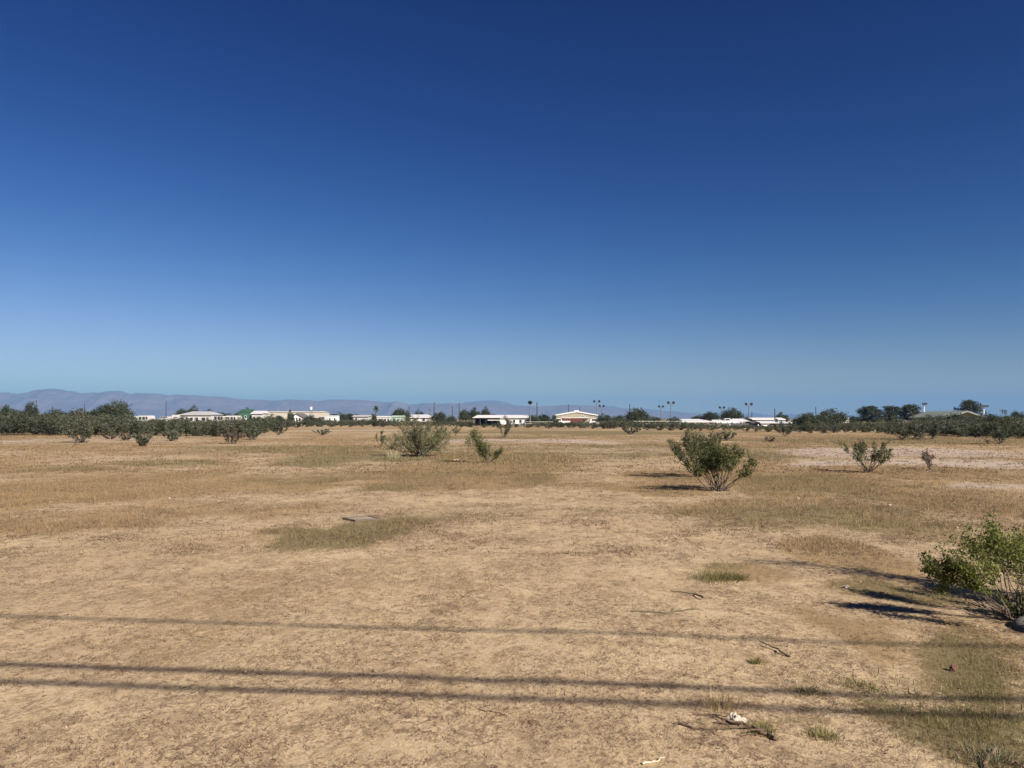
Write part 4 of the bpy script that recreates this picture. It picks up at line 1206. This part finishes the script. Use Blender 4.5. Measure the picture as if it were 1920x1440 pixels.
def stick(pts, r0, label, m, name='stick', twigs=0, seed=1, cat='stick'):
    rr = random.Random(seed)
    w_ = []
    for (px, py, lift) in pts:
        x, y = gnd(px, py); w_.append(Vector((x, y, float(ground_h(x, y)) + r0 * .7 + lift)))
    # subdivide with slight crookedness
    P = [w_[0]]
    for a, b in zip(w_, w_[1:]):
        for j in range(1, 5):
            P.append(a.lerp(b, j / 4) + Vector((rr.gauss(0, 1), rr.gauss(0, 1), abs(rr.gauss(0, .6)))) * r0 * 1.0)
    base = P[0].copy()
    rt = empty(name, base, 0, label, cat)
    n = len(P)
    MB().tube([p - base for p in P], [r0 * (1 - .7 * i / n) for i in range(n)], 6).build('shaft', m, rt)
    for k in range(twigs):
        i = rr.randrange(1, n - 1); d = (P[i + 1] - P[i]).normalized(); s = rr.choice((-1, 1))
        e = P[i] - base; q = e + (d + Vector((-d.y, d.x, .15)) * s * .7) * rr.uniform(.05, .16)
        q.z = max(q.z, float(ground_h(q.x + base.x, q.y + base.y)) - base.z + .003)
        MB().tube([e, (e + q) / 2 + Vector((0, 0, .004)), q], [r0 * .45, r0 * .35, r0 * .15], 5).build('twig', m, rt)
M_STK = mat('dead_stick', (.13, .085, .06), .9, .3, 30)
M_STG = mat('greenish_stick', (.11, .105, .06), .9, .3, 30)
M_STP = mat('bleached_stick', (.62, .48, .34), .85, .15, 30)
stick([(1320, 1130, .02), (1296, 1121, .01), (1258, 1115, .0)], .010, 'dark bent stick lying left above the long green twig', M_STG, twigs=2, seed=3)
stick([(1182, 1153, 0), (1250, 1155, 0), (1290, 1148, 0), (1312, 1146, 0)], .007, 'long thin green brown twig with a fork lying on pale sand', M_STG, twigs=5, seed=4)
stick([(1482, 1232, 0), (1450, 1219, .01), (1424, 1210, .02)], .008, 'thin straight reddish stick crossing the farthest shadow line', M_STK, twigs=1, seed=5)
stick([(1456, 1386, 0), (1426, 1374, .0), (1400, 1364, .01), (1356, 1361, .02)], .012, 'thick broken branch lying just below the white scrap', M_STK, twigs=4, seed=6)
stick([(1300, 1342, 0), (1335, 1342, 0), (1364, 1349, .01)], .006, 'thin dark stick left of the white scrap', M_STK, twigs=4, seed=7)
stick([(1264, 1360, 0), (1300, 1368, 0), (1345, 1373, 0)], .007, 'dark stick lying lower left of the broken branch', M_STK, twigs=2, seed=8)
stick([(1205, 1433, 0), (1228, 1429, 0), (1248, 1422, .003)], .006, 'short bleached stick at the bottom edge', M_STP, seed=9)
stick([(1885, 1422, 0), (1925, 1430, .0)], .009, 'dark stick cut by the right edge near the bottom corner', M_STK, twigs=1, seed=10)
stick([(898, 1333, 0), (925, 1337, 0), (948, 1341, 0)], .004, 'thin short stick below the nearest shadow line in the middle', M_STK, seed=11)
stick([(1848, 1435, 0), (1862, 1418, .03), (1868, 1412, .05)], .010, 'stubby dark stem beside the yellow green sprout', M_STK, seed=12)
stick([(850, 862, 0), (862, 860, 0), (875, 861, 0)], .015, 'pale fallen stick in the grass left of the lopsided bush', M_STP, seed=13)
stick([(135, 838, 0), (148, 834, .2), (155, 830, .35)], .035, 'dark crooked dead branch on bare sand before the tall jutting bush', M_STK, twigs=2, seed=14)

# white scrap: crumpled light thing in several lumps
x, y = gnd(1384, 1357); z = float(ground_h(x, y))
r = np.random.default_rng(3)
import bmesh
def lump(name, loc, sc, m, label, cat, seed, crumple=.35, sub=3, parent=None):
    bm = bmesh.new(); bmesh.ops.create_icosphere(bm, subdivisions=sub, radius=1)
    rr = np.random.default_rng(seed)
    off = rr.uniform(0, 50, 3)
    for v in bm.verts:
        nrm = v.co.normalized()
        k = float(fbm(np.array([nrm.x * 2.2 + off[0] + nrm.z]), np.array([nrm.y * 2.2 + off[1] - nrm.z * 1.7]), seed, 4)[0])
        v.co = nrm * (1 + (k - .5) * 2 * crumple)
        v.co.x *= sc[0]; v.co.y *= sc[1]; v.co.z *= sc[2]
    me = bpy.data.meshes.new(name); bm.to_mesh(me); bm.free()
    o = link(me, name, parent, m); o.location = loc
    if label: tag(o, label, cat)
    return o
lump('paper_scrap', (x, y, z + .018), (.045, .022, .022), mat('white_scrap', (.42, .38, .31), .85, .35, 40), 'crumpled whitish scrap caught above the broken branch', 'litter', 5, .9)
lump('paper_scrap', (x - .02, y + .03, z + .02), (.02, .012, .03), mat('white_scrap', (.72, .68, .58)), 'smaller upright whitish scrap leaning behind the crumpled one', 'litter', 6, .9)
# grey weathered tyre-like coil at the right edge
x, y = gnd(1916, 1186); z = float(ground_h(x, y))
rt = empty('old_tyre', (x + .17, y, z - .03), R(20), 'half buried weathered grey tyre under the bright green bush at the right edge', 'tyre')
rt.rotation_euler = (R(8), R(-6), R(20))
tm = mat('weathered_rubber', (.075, .07, .068), .85, .6, 9)
me_pts = []
V = []; F = []; n1, n2 = 36, 12
for i in range(n1):
    a = 2 * math.pi * i / n1
    for j in range(n2):
        b = 2 * math.pi * j / n2
        rr_ = .155 + .055 * math.cos(b) + (.004 if i % 2 else -.002) * max(0, math.cos(b))
        V.append((rr_ * math.cos(a), rr_ * math.sin(a), .035 + .05 * math.sin(b)))
for i in range(n1):
    for j in range(n2):
        F.append((i * n2 + j, ((i + 1) % n1) * n2 + j, ((i + 1) % n1) * n2 + (j + 1) % n2, i * n2 + (j + 1) % n2))
MB().add(V, F).build('tread', tm, rt, True)
MB().tube([(.112 * math.cos(k * .35), .112 * math.sin(k * .35), .088) for k in range(19)], [.006] * 19, 6).build('bead', mat('grey_bead', (.24, .24, .24), .6, .1, 5), rt)
# reddish bark piece
x, y = gnd(1787, 1256); z = float(ground_h(x, y))
lump('bark_piece', (x, y, z + .014), (.022, .014, .03), mat('red_bark', (.12, .055, .045), .9, .3, 30), 'small upright reddish brown bark piece in the lower right grass', 'bark', 9, .5)
# utility lid left of centre
x, y = gnd(679, 975); z = float(ground_h(x, y))
rt = empty('concrete_slab', (x, y, z - .005), R(38), 'flat square concrete slab lying above the green patch left of centre', 'slab')
rt.scale = (.72, .72, .8)
MB().box(-.34, .34, -.34, .34, -.06, .018).box(-.34, .34, -.34, -.27, .018, .045).box(-.34, .34, .27, .34, .018, .045).box(-.34, -.27, -.268, .268, .018, .045).box(.27, .34, -.268, .268, .018, .045).build('rim', mat('dirty_concrete', (.13, .10, .08), .9, .25, 8), rt)
MB().box(-.262, .262, -.262, .262, .02, .036).build('cover', mat('dusty_cover', (.29, .225, .17), .9, .2, 8), rt)
# pale stones
for i, (px, py, s, lab) in enumerate([(1668, 950, .04, 'pale lavender stone in the grass right of the close pair of bushes'), (1455, 1428, .006, None),
        (1587, 1107, .03, 'small white stone left of the upper bush shadow'), (1765, 1112, .03, 'small pale stone within the near bush shadow'),
        (1496, 937, .04, 'pale flat stone in the green grass right of the close pair'), (1832, 1178, .012, 'tiny white pebble in the grass below the near bush'), (318, 933, .03, 'white stone in the brown weeds at left')]):
    if not lab: continue
    x, y = gnd(px, py); z = float(ground_h(x, y))
    lump('stone', (x, y, z + s * .3), (s, s * .8, s * .55), mat('pale_stone', (.40, .33, .28), .9, .2, 12), lab, 'stone', 40 + i, .3, 2)
